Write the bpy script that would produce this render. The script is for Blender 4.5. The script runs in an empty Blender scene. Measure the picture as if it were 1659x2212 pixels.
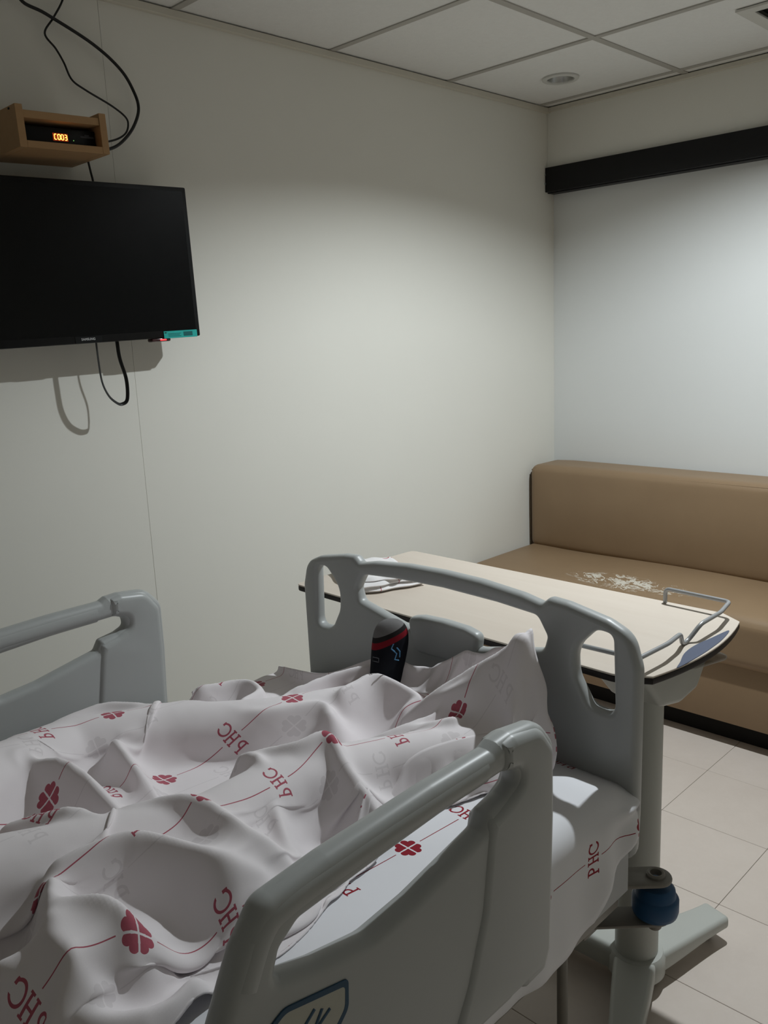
import bpy, bmesh, math, random, zlib, base64
import numpy as np
from mathutils import Vector, Matrix

# ------------------------------------------------------------------ camera, world, lights, exposure
scene = bpy.context.scene
COL = scene.collection
FPX = 1865.12
CAM = Vector((-3.3971, -2.2851, 1.4747))
YAW, PITCH, ROLL = math.radians(44.955), math.radians(11.785), math.radians(-2.488)
fwd = Vector((math.cos(PITCH) * math.cos(YAW), math.cos(PITCH) * math.sin(YAW), -math.sin(PITCH)))
rgt = fwd.cross(Vector((0, 0, 1))).normalized()
upv = rgt.cross(fwd)
r2 = math.cos(ROLL) * rgt + math.sin(ROLL) * upv
u2 = -math.sin(ROLL) * rgt + math.cos(ROLL) * upv
cam_data = bpy.data.cameras.new("camera")
cam_data.sensor_fit = 'HORIZONTAL'
cam_data.sensor_width = 36.0
cam_data.lens = FPX / 1659.0 * 36.0
cam_data.clip_start = 0.02
cam = bpy.data.objects.new("camera", cam_data)
cam.matrix_world = Matrix(((r2.x, u2.x, -fwd.x, CAM.x), (r2.y, u2.y, -fwd.y, CAM.y), (r2.z, u2.z, -fwd.z, CAM.z), (0, 0, 0, 1)))
COL.objects.link(cam)
scene.camera = cam

world = bpy.data.worlds.new("room_dark")
world.use_nodes = True
world.node_tree.nodes["Background"].inputs[0].default_value = (0.5, 0.52, 0.55, 1)
world.node_tree.nodes["Background"].inputs[1].default_value = 0.02
scene.world = world

LAMP_POWER = 31.5
LAMP_COLOR = (0.905, 0.97, 1.0)
scene.view_settings.view_transform = 'Standard'
scene.view_settings.look = 'None'
scene.view_settings.gamma = 1.0
scene.view_settings.use_curve_mapping = False
scene.view_settings.exposure = 0.20
scene.cycles.max_bounces = 7
scene.cycles.diffuse_bounces = 5
scene.cycles.glossy_bounces = 2
scene.cycles.transmission_bounces = 2
scene.cycles.caustics_reflective = False
scene.cycles.caustics_refractive = False

# ------------------------------------------------------------------ helpers
def tag(o, label=None, cat=None, group=None, kind=None):
    if label: o["label"] = label
    if cat: o["category"] = cat
    if group: o["group"] = group
    if kind: o["kind"] = kind
    return o

def empty(name, loc, label=None, cat=None, group=None, kind=None):
    o = bpy.data.objects.new(name, None)
    o.empty_display_size = 0.1
    o.location = loc
    COL.objects.link(o)
    return tag(o, label, cat, group, kind)

def link(name, me, mat=None, parent=None, smooth=None):
    if mat is not None and len(me.materials) == 0:
        me.materials.append(mat)
    if smooth is not None:
        me.polygons.foreach_set("use_smooth", [True] * len(me.polygons))
        if smooth < 179:
            me.set_sharp_from_angle(angle=math.radians(smooth))
    o = bpy.data.objects.new(name, me)
    COL.objects.link(o)
    if parent is not None:
        o.parent = parent
        # meshes are authored in world space; keep them there
        wl = Vector((0, 0, 0)); p = parent
        while p is not None:
            wl += Vector(p.location); p = p.parent
        o.location = -wl
    return o

def mesh_from(verts, faces, name="m"):
    me = bpy.data.meshes.new(name)
    me.from_pydata([tuple(v) for v in verts], [], [tuple(f) for f in faces])
    me.update()
    return me

def box_mesh(lo, hi, bevel=0.0, seg=2, M=None):
    bm = bmesh.new()
    bmesh.ops.create_cube(bm, size=1.0)
    for v in bm.verts:
        v.co = Vector([lo[i] + (v.co[i] + 0.5) * (hi[i] - lo[i]) for i in range(3)])
    if bevel > 0:
        bmesh.ops.bevel(bm, geom=list(bm.edges), offset=bevel, segments=seg, profile=0.5, affect='EDGES', clamp_overlap=True)
    if M is not None:
        bm.transform(M)
    bmesh.ops.recalc_face_normals(bm, faces=bm.faces)
    me = bpy.data.meshes.new("box"); bm.to_mesh(me); bm.free()
    return me

def box(name, lo, hi, mat, parent=None, bevel=0.0, seg=2, M=None, smooth=None):
    if bevel > 0 and smooth is None:
        smooth = 40
    return link(name, box_mesh(lo, hi, bevel, seg, M), mat, parent, smooth)

def catmull(pts, n=8, closed=False):
    P = [Vector(p) for p in pts]
    out = []
    m = len(P)
    rng = range(m if closed else m - 1)
    for i in rng:
        if closed:
            a, b, c, d = P[(i - 1) % m], P[i], P[(i + 1) % m], P[(i + 2) % m]
        else:
            b, c = P[i], P[i + 1]
            a = P[i - 1] if i > 0 else b + (b - c)
            d = P[i + 2] if i + 2 < m else c + (c - b)
        for k in range(n):
            t = k / n
            out.append(0.5 * ((2 * b) + (c - a) * t + (2 * a - 5 * b + 4 * c - d) * t * t + (3 * b - a - 3 * c + d) * t ** 3))
    if not closed:
        out.append(P[-1])
    return out

def frames(path):
    n = len(path)
    T = [(path[min(i + 1, n - 1)] - path[max(i - 1, 0)]).normalized() for i in range(n)]
    u = T[0].orthogonal().normalized()
    if abs(T[0].z) < 0.9:
        u = (Vector((0, 0, 1)) - T[0] * T[0].z).normalized()
    F = []
    for i in range(n):
        u = (u - T[i] * u.dot(T[i])).normalized()
        F.append((u.copy(), T[i].cross(u).normalized()))
    return F

def tube_mesh(path, r, sides=10, ry=None, caps=True):
    path = [Vector(p) for p in path]
    n = len(path)
    rr = r if hasattr(r, '__len__') else [r] * n
    ryy = ry if hasattr(ry, '__len__') else [ry if ry is not None else None] * n
    F = frames(path)
    V, Fc = [], []
    for i in range(n):
        u, v = F[i]
        for k in range(sides):
            a = 2 * math.pi * k / sides
            b = ryy[i] if ryy[i] is not None else rr[i]
            V.append(path[i] + u * math.cos(a) * rr[i] + v * math.sin(a) * b)
    for i in range(n - 1):
        for k in range(sides):
            k2 = (k + 1) % sides
            Fc.append((i * sides + k, i * sides + k2, (i + 1) * sides + k2, (i + 1) * sides + k))
    if caps:
        Fc.append(tuple(range(sides - 1, -1, -1)))
        Fc.append(tuple((n - 1) * sides + k for k in range(sides)))
    return mesh_from(V, Fc, "tube")

def tube(name, path, r, mat, parent=None, sides=10, ry=None):
    return link(name, tube_mesh(path, r, sides, ry), mat, parent, 60)

def lathe_mesh(profile, center, segs=40, close=False):
    cx, cy, cz = center
    V, Fc = [], []
    n = len(profile)
    for i, (r, z) in enumerate(profile):
        for k in range(segs):
            a = 2 * math.pi * k / segs
            V.append((cx + r * math.cos(a), cy + r * math.sin(a), cz + z))
    rng = n if close else n - 1
    for i in range(rng):
        j = (i + 1) % n
        for k in range(segs):
            k2 = (k + 1) % segs
            Fc.append((i * segs + k, i * segs + k2, j * segs + k2, j * segs + k))
    me = mesh_from(V, Fc, "lathe")
    bm = bmesh.new(); bm.from_mesh(me)
    bmesh.ops.remove_doubles(bm, verts=bm.verts, dist=1e-6)
    bmesh.ops.recalc_face_normals(bm, faces=bm.faces)
    bm.to_mesh(me); bm.free()
    return me

def round_poly(pts, seg=6):
    """pts: (a, b, radius) -> rounded closed polyline"""
    out = []
    n = len(pts)
    for i in range(n):
        p = Vector(pts[i][:2]); r = pts[i][2] if len(pts[i]) > 2 else 0
        if r <= 0:
            out.append(p); continue
        a = Vector(pts[i - 1][:2]); b = Vector(pts[(i + 1) % n][:2])
        da, db = (a - p), (b - p)
        la, lb = da.length, db.length
        da.normalize(); db.normalize()
        ang = math.acos(max(-1, min(1, da.dot(db))))
        t = min(r / max(math.tan(ang / 2), 1e-4), la * 0.49, lb * 0.49)
        A, B = p + da * t, p + db * t
        for k in range(seg + 1):
            s = k / seg
            out.append((1 - s) ** 2 * A + 2 * s * (1 - s) * p + s * s * B)
    return out

def plate_mesh(outline, holes, thick, bevel, M, res=3):
    """2-D outline with holes -> plate with rounded edges, mapped by matrix M (a, b, depth)"""
    from mathutils.geometry import delaunay_2d_cdt
    def clean(loop):
        out = []
        for p in loop:
            p = Vector((p[0], p[1]))
            if not out or (p - out[-1]).length > 2e-4: out.append(p)
        if (out[0] - out[-1]).length < 2e-4: out.pop()
        return out
    def area(l): return 0.5 * sum(l[i - 1].x * l[i].y - l[i].x * l[i - 1].y for i in range(len(l)))
    loops = []
    for k, l in enumerate([outline] + list(holes)):
        l = clean(l)
        if (area(l) > 0) != (k == 0): l.reverse()      # outline counter-clockwise, holes clockwise
        loops.append(l)
    def inset(l, d):
        out = []; n = len(l)
        for i in range(n):
            e0 = (l[i] - l[i - 1]).normalized(); e1 = (l[(i + 1) % n] - l[i]).normalized()
            n0 = Vector((-e0.y, e0.x)); n1 = Vector((-e1.y, e1.x))
            m = n0 + n1
            m = m / max(m.length_squared, 0.5) * 2.0
            out.append(l[i] + m * d)
        return out
    h = thick / 2
    prof = []
    if bevel > 0:
        for k in range(res + 1):
            a_ = math.pi / 2 * k / res
            prof.append((bevel * (1 - math.cos(a_)), h - bevel + bevel * math.sin(a_)))
    else:
        prof = [(0.0, h)]
    rings = [(d, -z) for d, z in reversed(prof)] + [(d, z) for d, z in prof]
    V, F = [], []
    tops = []
    for l in loops:
        n = len(l); base = len(V)
        for d, z in rings:
            for p in (inset(l, d) if d > 0 else l): V.append(Vector((p.x, p.y, z)))
        for r in range(len(rings) - 1):
            for i in range(n):
                j = (i + 1) % n
                F.append((base + r * n + i, base + r * n + j, base + (r + 1) * n + j, base + (r + 1) * n + i))
        tops.append((base, base + (len(rings) - 1) * n, n))
    P2 = [(b + i, t_ + i) for (t_, b, n) in tops for i in range(n)]
    pts = [V[b].xy for b, _t in P2]
    eds = []; o_ = 0; polys = []
    for (_a, b, n) in tops:
        eds += [(o_ + i, o_ + (i + 1) % n) for i in range(n)]; polys.append(pts[o_:o_ + n]); o_ += n
    def inside(p, poly):
        c = False; n = len(poly)
        for i in range(n):
            A, B = poly[i - 1], poly[i]
            if (A.y > p.y) != (B.y > p.y) and p.x < (B.x - A.x) * (p.y - A.y) / (B.y - A.y) + A.x: c = not c
        return c
    cv, ce_, cf, ov, oe, of = delaunay_2d_cdt(pts, eds, [], 0, 1e-7)
    for k in range(len(cv)):
        if not ov[k]:
            V.append(Vector((cv[k].x, cv[k].y, h))); V.append(Vector((cv[k].x, cv[k].y, -h)))
            P2.append((len(V) - 2, len(V) - 1)); ov[k] = [len(P2) - 1]
    for tri in cf:
        c = (cv[tri[0]] + cv[tri[1]] + cv[tri[2]]) / 3
        if inside(c, polys[0]) and not any(inside(c, q_) for q_ in polys[1:]):
            ids = [ov[k][0] for k in tri]
            F.append(tuple(P2[k][0] for k in ids)); F.append(tuple(P2[k][1] for k in reversed(ids)))
    me = mesh_from(V, F, "plate")
    bm = bmesh.new(); bm.from_mesh(me)
    bm.transform(M)
    bmesh.ops.recalc_face_normals(bm, faces=bm.faces)
    bm.to_mesh(me); bm.free()
    return me

def plate(name, outline, holes, thick, bevel, M, mat, parent=None, res=3, smooth=35):
    return link(name, plate_mesh(outline, holes, thick, bevel, M, res), mat, parent, smooth)

def Mxz(y):   # (a,b,c) -> (x=a, y=y-c, z=b)
    return Matrix(((1, 0, 0, 0), (0, 0, -1, y), (0, 1, 0, 0), (0, 0, 0, 1)))
def Myz(x):   # (a,b,c) -> (x=x+c, y=a, z=b)
    return Matrix(((0, 0, 1, x), (1, 0, 0, 0), (0, 1, 0, 0), (0, 0, 0, 1)))
def Mxy(z):
    return Matrix(((1, 0, 0, 0), (0, 1, 0, 0), (0, 0, 1, z), (0, 0, 0, 1)))

def text_mesh(body, size, M, depth=0.0004, bold=False):
    cu = bpy.data.curves.new("tx", 'FONT')
    cu.body = body; cu.size = size; cu.extrude = depth
    cu.align_x = 'CENTER'; cu.align_y = 'CENTER'
    if bold: cu.offset = size * 0.02
    ob = bpy.data.objects.new("tx", cu); COL.objects.link(ob)
    dg = bpy.context.evaluated_depsgraph_get()
    me = bpy.data.meshes.new_from_object(ob.evaluated_get(dg))
    COL.objects.unlink(ob); bpy.data.objects.remove(ob); bpy.data.curves.remove(cu)
    me.materials.clear(); me.transform(M)
    return me

# ------------------------------------------------------------------ materials
class NT:
    def __init__(self, name):
        self.mat = bpy.data.materials.new(name)
        self.mat.use_nodes = True
        self.t = self.mat.node_tree
        self.bsdf = self.t.nodes["Principled BSDF"]
    def n(self, typ, **kw):
        nd = self.t.nodes.new(typ)
        for k, v in kw.items(): setattr(nd, k, v)
        return nd
    def put(self, sock, v):
        if isinstance(v, bpy.types.NodeSocket): self.t.links.new(v, sock)
        else: sock.default_value = v
    def m(self, op, a, b=0.0, c=None):
        nd = self.n("ShaderNodeMath", operation=op)
        self.put(nd.inputs[0], a); self.put(nd.inputs[1], b)
        if c is not None: self.put(nd.inputs[2], c)
        return nd.outputs[0]
    def lt(self, a, b): return self.m('LESS_THAN', a, b)
    def gt(self, a, b): return self.m('GREATER_THAN', a, b)
    def mul(self, *a):
        r = a[0]
        for x in a[1:]: r = self.m('MULTIPLY', r, x)
        return r
    def mx(self, *a):
        r = a[0]
        for x in a[1:]: r = self.m('MAXIMUM', r, x)
        return r
    def ab(self, a): return self.m('ABSOLUTE', a)
    def add(self, a, b): return self.m('ADD', a, b)
    def sub(self, a, b): return self.m('SUBTRACT', a, b)
    def mix(self, fac, a, b):
        nd = self.n("ShaderNodeMix", data_type='RGBA')
        self.put(nd.inputs["Factor"], fac)
        self.put(nd.inputs[6], a if isinstance(a, bpy.types.NodeSocket) else (*a, 1))
        self.put(nd.inputs[7], b if isinstance(b, bpy.types.NodeSocket) else (*b, 1))
        return nd.outputs[2]
    def noise(self, scale, detail=3, rough=0.5, vec=None, dist=0.0):
        nd = self.n("ShaderNodeTexNoise")
        nd.inputs["Scale"].default_value = scale
        nd.inputs["Detail"].default_value = detail
        nd.inputs["Roughness"].default_value = rough
        nd.inputs["Distortion"].default_value = dist
        if vec is not None: self.t.links.new(vec, nd.inputs["Vector"])
        return nd.outputs["Fac"]
    def coord(self, which="Object"):
        return self.n("ShaderNodeTexCoord").outputs[which]
    def pos(self):
        return self.n("ShaderNodeNewGeometry").outputs["Position"]
    def sep(self, v):
        nd = self.n("ShaderNodeSeparateXYZ"); self.t.links.new(v, nd.inputs[0])
        return nd.outputs
    def bump(self, h, strength=0.1, dist=0.002):
        nd = self.n("ShaderNodeBump")
        nd.inputs["Strength"].default_value = strength
        nd.inputs["Distance"].default_value = dist
        self.t.links.new(h, nd.inputs["Height"])
        self.t.links.new(nd.outputs[0], self.bsdf.inputs["Normal"])
    def base(self, v):
        self.put(self.bsdf.inputs["Base Color"], v if isinstance(v, bpy.types.NodeSocket) else (*v, 1))
        return self
    def set(self, rough=0.5, spec=0.5, metal=0.0, **kw):
        self.bsdf.inputs["Roughness"].default_value = rough
        self.bsdf.inputs["Specular IOR Level"].default_value = spec
        self.bsdf.inputs["Metallic"].default_value = metal
        return self

def plain(name, col, rough=0.5, spec=0.4, metal=0.0, vary=0.06, scale=8.0, bump=0.0, bscale=200, emit=None, estr=0):
    t = NT(name)
    n = t.noise(scale, 2, 0.6, t.pos())
    lo = tuple(c * (1 - vary) for c in col); hi = tuple(min(1, c * (1 + vary)) for c in col)
    t.base(t.mix(n, lo, hi)).set(rough, spec, metal)
    if bump > 0: t.bump(t.noise(bscale, 3, 0.6, t.pos()), bump, 0.001)
    if emit:
        t.bsdf.inputs["Emission Color"].default_value = (*emit, 1)
        t.bsdf.inputs["Emission Strength"].default_value = estr
    return t.mat

WALL = (0.77, 0.76, 0.70)
M_wall = plain("wall_cream_vinyl", WALL, 0.75, 0.2, vary=0.025, scale=1.6)
M_wallwhite = plain("wall_cool_white_paint", (0.74, 0.755, 0.745), 0.75, 0.2, vary=0.02, scale=1.6)
M_backing = plain("wall_backing_dark", (0.46, 0.44, 0.39), 0.9, 0.1)
M_trimwall = plain("ceiling_trim_paint", (0.62, 0.59, 0.51), 0.6, 0.3, vary=0.03)
def m_ceiling():
    t = NT("ceiling_tile_mineral")
    p = t.pos()
    n1 = t.noise(60, 4, 0.7, p); n2 = t.noise(420, 2, 0.6, p)
    t.base(t.mix(n1, (0.74, 0.74, 0.72), (0.82, 0.82, 0.80))).set(0.9, 0.1)
    t.bump(t.add(n2, t.mul(n1, 0.6)), 0.25, 0.002)
    return t.mat
M_ceil = m_ceiling()
M_tbar = plain("ceiling_grid_bar", (0.43, 0.415, 0.38), 0.5, 0.3, vary=0.03)
def m_floor():
    t = NT("floor_vinyl_tile")
    p = t.pos()
    oi = t.n("ShaderNodeObjectInfo").outputs["Random"]
    n1 = t.noise(9, 5, 0.65, p); n2 = t.noise(38, 4, 0.7, p, 1.2)
    f = t.add(t.mul(n1, 0.6), t.mul(n2, 0.4))
    c = t.mix(f, (0.54, 0.47, 0.415), (0.655, 0.585, 0.53))
    c = t.mix(t.mul(oi, 0.12), c, (0.52, 0.45, 0.38))
    t.base(c).set(0.42, 0.35)
    return t.mat
M_floor = m_floor()
M_grout = plain("floor_joint_dark", (0.22, 0.19, 0.165), 0.8, 0.1)
M_black = plain("black_board_paint", (0.008, 0.008, 0.009), 0.45, 0.25, vary=0.15)
M_tvbody = plain("tv_black_plastic", (0.004, 0.0042, 0.0045), 0.4, 0.2)
M_tvscreen = plain("tv_screen_glass", (0.0012, 0.0014, 0.0016), 0.25, 0.22)
M_cable = plain("cable_black_rubber", (0.008, 0.008, 0.008), 0.45, 0.4)
M_white_print = plain("white_print", (0.5, 0.5, 0.5), 0.5, 0.3)
M_teal = plain("teal_sticker_paper", (0.02, 0.42, 0.38), 0.5, 0.3, vary=0.12, scale=60)
M_tealdark = plain("teal_sticker_print", (0.004, 0.12, 0.12), 0.5, 0.3)
M_red_led = plain("red_led_glow", (0.4, 0.02, 0.03), 0.3, 0.5, emit=(1, 0.05, 0.06), estr=0.9)
M_ired = plain("sensor_dark_red", (0.04, 0.006, 0.008), 0.2, 0.6)
M_digits = plain("amber_digits", (1, 0.4, 0.1), 0.4, 0.2, emit=(1.0, 0.42, 0.06), estr=5)
M_digitback = plain("display_red_window", (0.05, 0.004, 0.002), 0.25, 0.5, emit=(1.0, 0.09, 0.01), estr=0.22)
M_green = plain("green_led_glow", (0.1, 0.3, 0.1), 0.4, 0.2, emit=(0.3, 0.8, 0.2), estr=0.5)
M_greymark = plain("grey_box_print", (0.05, 0.05, 0.055), 0.5, 0.3)
def m_wood(name, a, b, scale, axis):
    t = NT(name)
    mp = t.n("ShaderNodeMapping"); t.t.links.new(t.pos(), mp.inputs["Vector"])
    s = [scale, scale, scale]; s[axis] = scale * 0.08
    mp.inputs["Scale"].default_value = s
    n = t.noise(1.0, 6, 0.7, mp.outputs[0], 0.6)
    t.base(t.mix(n, a, b)).set(0.5, 0.3)
    return t.mat
M_shelf = m_wood("shelf_beech_veneer", (0.36, 0.21, 0.095), (0.46, 0.285, 0.14), 40, 0)
M_tabletop = m_wood("table_maple_laminate", (0.55, 0.475, 0.40), (0.64, 0.57, 0.495), 22, 1)
M_tabletop.node_tree.nodes["Principled BSDF"].inputs["Roughness"].default_value = 0.45
M_edge = plain("table_dark_edge_band", (0.018, 0.013, 0.012), 0.5, 0.3)
M_blue_inlay = plain("blue_grey_inlay", (0.085, 0.10, 0.15), 0.6, 0.2)
M_plastic = plain("bed_grey_plastic", (0.40, 0.415, 0.41), 0.38, 0.45, vary=0.02)
M_plastic2 = plain("table_grey_paint", (0.43, 0.44, 0.41), 0.42, 0.4, vary=0.03)
M_bracket = plain("bed_bracket_grey", (0.22, 0.205, 0.18), 0.5, 0.35)
M_bluewheel = plain("blue_bumper_plastic", (0.012, 0.07, 0.17), 0.45, 0.4, vary=0.1)
M_steel = plain("dull_steel", (0.32, 0.32, 0.31), 0.35, 0.5, metal=0.8)
M_rail = plain("grey_wire_coating", (0.34, 0.345, 0.35), 0.35, 0.5, metal=0.3)
M_rubber = plain("black_rubber", (0.02, 0.02, 0.02), 0.7, 0.2)
M_clear = plain("smoky_clear_plastic", (0.42, 0.41, 0.36), 0.2, 0.5)
M_clear.node_tree.nodes["Principled BSDF"].inputs["Alpha"].default_value = 0.45
M_chrome = plain("downlight_reflector", (0.45, 0.45, 0.44), 0.35, 0.5, metal=0.9)
M_ringwhite = plain("downlight_ring_white", (0.60, 0.60, 0.57), 0.4, 0.4)
M_lampglow = plain("lamp_glow", (1, 1, 1), 0.5, 0.2, emit=(1.0, 0.97, 0.92), estr=6)
M_ventdark = plain("vent_dark_duct", (0.05, 0.048, 0.044), 0.8, 0.1)
M_ventwhite = plain("vent_frame_paint", (0.60, 0.59, 0.55), 0.5, 0.3)
M_stickerbase = plain("sticker_pale", (0.42, 0.42, 0.36), 0.45, 0.4)
M_stickerblue = plain("sticker_blue", (0.02, 0.065, 0.12), 0.5, 0.3)

def m_leather():
    t = NT("sofa_tan_leatherette")
    p = t.pos()
    n1 = t.noise(5, 4, 0.6, p)
    c = t.mix(n1, (0.235, 0.158, 0.092), (0.285, 0.195, 0.114))
    # flaked-off patches: white backing cloth shows through on the seat
    x, y, z = t.sep(p)
    dx = t.m('DIVIDE', t.add(x, 0.515), 0.085); dy = t.m('DIVIDE', t.add(y, 0.70), 0.27)
    rad = t.m('SQRT', t.add(t.mul(dx, dx), t.mul(dy, dy)))
    mp = t.n("ShaderNodeMapping"); t.t.links.new(p, mp.inputs["Vector"])
    mp.inputs["Scale"].default_value = (19, 12, 8)
    n2 = t.noise(1.0, 5, 0.62, mp.outputs[0], 1.6)
    n3 = t.noise(9, 2, 0.5, p)
    ridge = t.ab(t.sub(n2, 0.5))
    thr = t.mul(t.m('MAXIMUM', t.sub(1.0, rad), 0.0), t.mul(t.m('MAXIMUM', t.sub(n3, 0.40), 0.0), 0.42))
    flake = t.mul(t.lt(ridge, thr), t.gt(z, 0.42))
    c = t.mix(flake, c, (0.62, 0.58, 0.50))
    t.base(c).set(0.48, 0.35)
    t.bump(t.noise(520, 2, 0.5, p), 0.12, 0.0008)
    return t.mat
M_sofa = m_leather()
M_sofadark = plain("sofa_frame_brown", (0.10, 0.065, 0.042), 0.6, 0.2)
M_plinth = plain("sofa_plinth_black", (0.012, 0.011, 0.010), 0.7, 0.15)

def printed_cloth(name, cloth, ink, mirrored, ghost=0.0, row=0.215, u0=0.0, v0=0.0, crumple=0.3, shift=0.05):
    """white cotton printed with rows of four-leaf clovers, thin lines and the letters PHC"""
    t = NT(name)
    uv = t.n("ShaderNodeUVMap").outputs[0]
    P = 0.286
    def pattern(U, V):
        r = t.m('FLOOR', t.m('DIVIDE', V, row))
        vv = t.sub(V, t.mul(t.add(r, 0.5), row))
        sh = t.mul(r, shift)
        us = t.add(U, sh)
        uu = t.sub(t.m('FLOORED_MODULO', us, P), P / 2)
        tu = t.sub(t.m('FLOORED_MODULO', t.add(us, P / 2), P), P / 2)
        R = 0.0212
        k = 1 / (math.sqrt(2) * R)
        a = t.ab(t.mul(t.add(uu, vv), k)); b = t.ab(t.mul(t.sub(uu, vv), k))
        mm = t.m('MAXIMUM', a, b); nn = t.m('MINIMUM', a, b)
        d1 = t.sub(mm, 0.68); d2 = t.sub(nn, 0.26)
        lobe = t.lt(t.add(t.mul(d1, d1), t.mul(d2, d2)), 0.30 ** 2)
        wedge = t.mul(t.lt(nn, t.sub(t.mul(mm, 0.84), 0.05)), t.lt(mm, 0.70))
        leaf = t.mul(t.mx(lobe, wedge), t.lt(nn, t.sub(mm, 0.085)))
        au = t.ab(uu); at = t.ab(tu)
        line = t.mul(t.lt(t.ab(vv), 0.0008), t.gt(au, 0.027), t.gt(at, 0.021))
        X = t.mul(vv, 1.22); Y = t.mul(tu, 1.22 if mirrored else -1.22)
        aY = t.ab(Y)
        inh = t.lt(aY, 0.0165)
        # H
        aX = t.ab(X)
        ax2 = t.ab(t.sub(aX, 0.0066))
        H = t.mx(t.mul(t.lt(ax2, 0.0021), inh), t.mul(t.lt(aY, 0.0020), t.lt(aX, 0.0066)),
                 t.mul(t.lt(ax2, 0.0046), inh, t.gt(aY, 0.0132)))
        # P
        xp = t.add(X, 0.0265)
        st = t.ab(t.add(xp, 0.0050))
        yb = t.sub(Y, 0.0062)
        xe = t.add(xp, 0.0015)
        rr = t.m('SQRT', t.add(t.mul(xe, xe), t.mul(yb, yb)))
        bowl = t.mul(t.lt(t.ab(t.sub(rr, 0.0082)), 0.0021), t.gt(xp, -0.0050))
        Pm = t.mx(t.mul(t.lt(st, 0.0021), inh), bowl, t.mul(t.lt(st, 0.0050), inh, t.gt(aY, 0.0134)))
        # C
        xc = t.sub(X, 0.0265)
        rc = t.m('SQRT', t.add(t.mul(t.mul(xc, xc), 1.35), t.mul(Y, Y)))
        Cm = t.mx(t.mul(t.lt(t.ab(t.sub(rc, 0.0142)), 0.0022), t.m('SUBTRACT', 1.0, t.mul(t.gt(xc, 0.003), t.lt(aY, 0.0078)))),
                  t.mul(t.lt(t.ab(t.sub(xc, 0.0098)), 0.0024), t.lt(t.ab(t.sub(Y, 0.0085)), 0.0044)))
        return t.mx(leaf, line, H, Pm, Cm)
    s = t.sep(uv)
    U = t.add(s[0], u0); V = t.add(s[1], v0)
    mask = pattern(U, V)
    wear = t.noise(140, 3, 0.7, uv)
    col = t.mix(t.noise(7, 3, 0.5, uv), tuple(c * 0.97 for c in cloth), cloth)
    if ghost > 0:
        g = pattern(t.add(U, 0.055), t.add(V, 0.060))
        col = t.mix(t.mul(g, ghost), col, (0.36, 0.32, 0.33))
    inkc = t.mix(wear, tuple(c * 0.85 for c in ink), tuple(min(1, c * 1.2) for c in ink))
    col = t.mix(mask, col, inkc)
    t.base(col).set(0.85, 0.15)
    t.bsdf.inputs["Sheen Weight"].default_value = 0.15
    crump = t.add(t.mul(t.noise(11, 2, 0.5, uv), crumple), t.mul(t.noise(900, 2, 0.6, uv), 0.02))
    t.bump(crump, 0.30, 0.010)
    return t.mat
M_sheet = printed_cloth("sheet_printed_cotton", (0.78, 0.78, 0.81), (0.26, 0.007, 0.02), False, shift=0.143, u0=2.535 - 0.143, v0=1.445 + 0.1075 - 0.215 * 0)
M_blanket = printed_cloth("blanket_printed_cotton", (0.80, 0.755, 0.77), (0.40, 0.095, 0.13), True, ghost=0.22, crumple=1.0, row=0.20, u0=-0.022, v0=-0.07)
M_cloth_folded = printed_cloth("folded_gown_cotton", (0.80, 0.78, 0.78), (0.38, 0.02, 0.04), True, row=0.16)
M_mattress = plain("mattress_cover", (0.45, 0.46, 0.47), 0.6, 0.3)
def m_sock():
    t = NT("sock_knit")
    p = t.pos()
    x, y, z = t.sep(p)
    h = t.add(t.add(z, t.mul(t.add(x, 2.2), -0.35)), t.mul(t.add(y, 1.085), 0.28))
    c = t.mix(t.gt(h, 0.846), (0.012, 0.013, 0.017), (0.20, 0.012, 0.02))
    c = t.mix(t.gt(h, 0.846 + 0.011), c, (0.022, 0.02, 0.02))
    c = t.mix(t.gt(h, 0.846 + 0.020), c, (0.17, 0.165, 0.165))
    t.base(c).set(0.95, 0.1)
    t.bump(t.noise(1100, 2, 0.6, p), 0.3, 0.0008)
    return t.mat
M_sock = m_sock()
M_skin = plain("skin", (0.42, 0.25, 0.18), 0.5, 0.3)
M_sockblue = plain("sock_blue_thread", (0.10, 0.25, 0.42), 0.9, 0.1)
M_sockgrey = plain("sock_grey_thread", (0.06, 0.06, 0.065), 0.9, 0.1)

# ------------------------------------------------------------------ room shell
RX0, RX1, RY0, RY1, H = -5.3, 0.05, -3.95, 0.0, 2.39
# floor slab with single vinyl tiles
floor = tag(box("floor", (RX0, RY0, -0.06), (RX1, RY1, -0.0025), M_grout), kind="structure", label="cream vinyl tile floor with dark joints")
TS, TX, TY = 0.3172, -0.8009, -1.1616
g = 0.0006
tile_me = {}
i0 = math.floor((RX0 - TX) / TS); i1 = math.ceil((RX1 - TX) / TS)
j0 = math.floor((RY0 - TY) / TS); j1 = math.ceil((RY1 - TY) / TS)
for i in range(i0, i1):
    for j in range(j0, j1):
        xa, xb = max(TX + i * TS, RX0), min(TX + (i + 1) * TS, RX1)
        ya, yb = max(TY + j * TS, RY0), min(TY + (j + 1) * TS, RY1)
        w, h = round(xb - xa, 4), round(yb - ya, 4)
        if w < 0.01 or h < 0.01: continue
        if (w, h) not in tile_me:
            me = box_mesh((g, g, -0.004), (w - g, h - g, 0.0), 0.0008, 1)
            me.materials.append(M_floor); tile_me[(w, h)] = me
        o = bpy.data.objects.new("floor_tile", tile_me[(w, h)])
        COL.objects.link(o); o.parent = floor; o.location = (xa, ya, 0)

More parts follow.
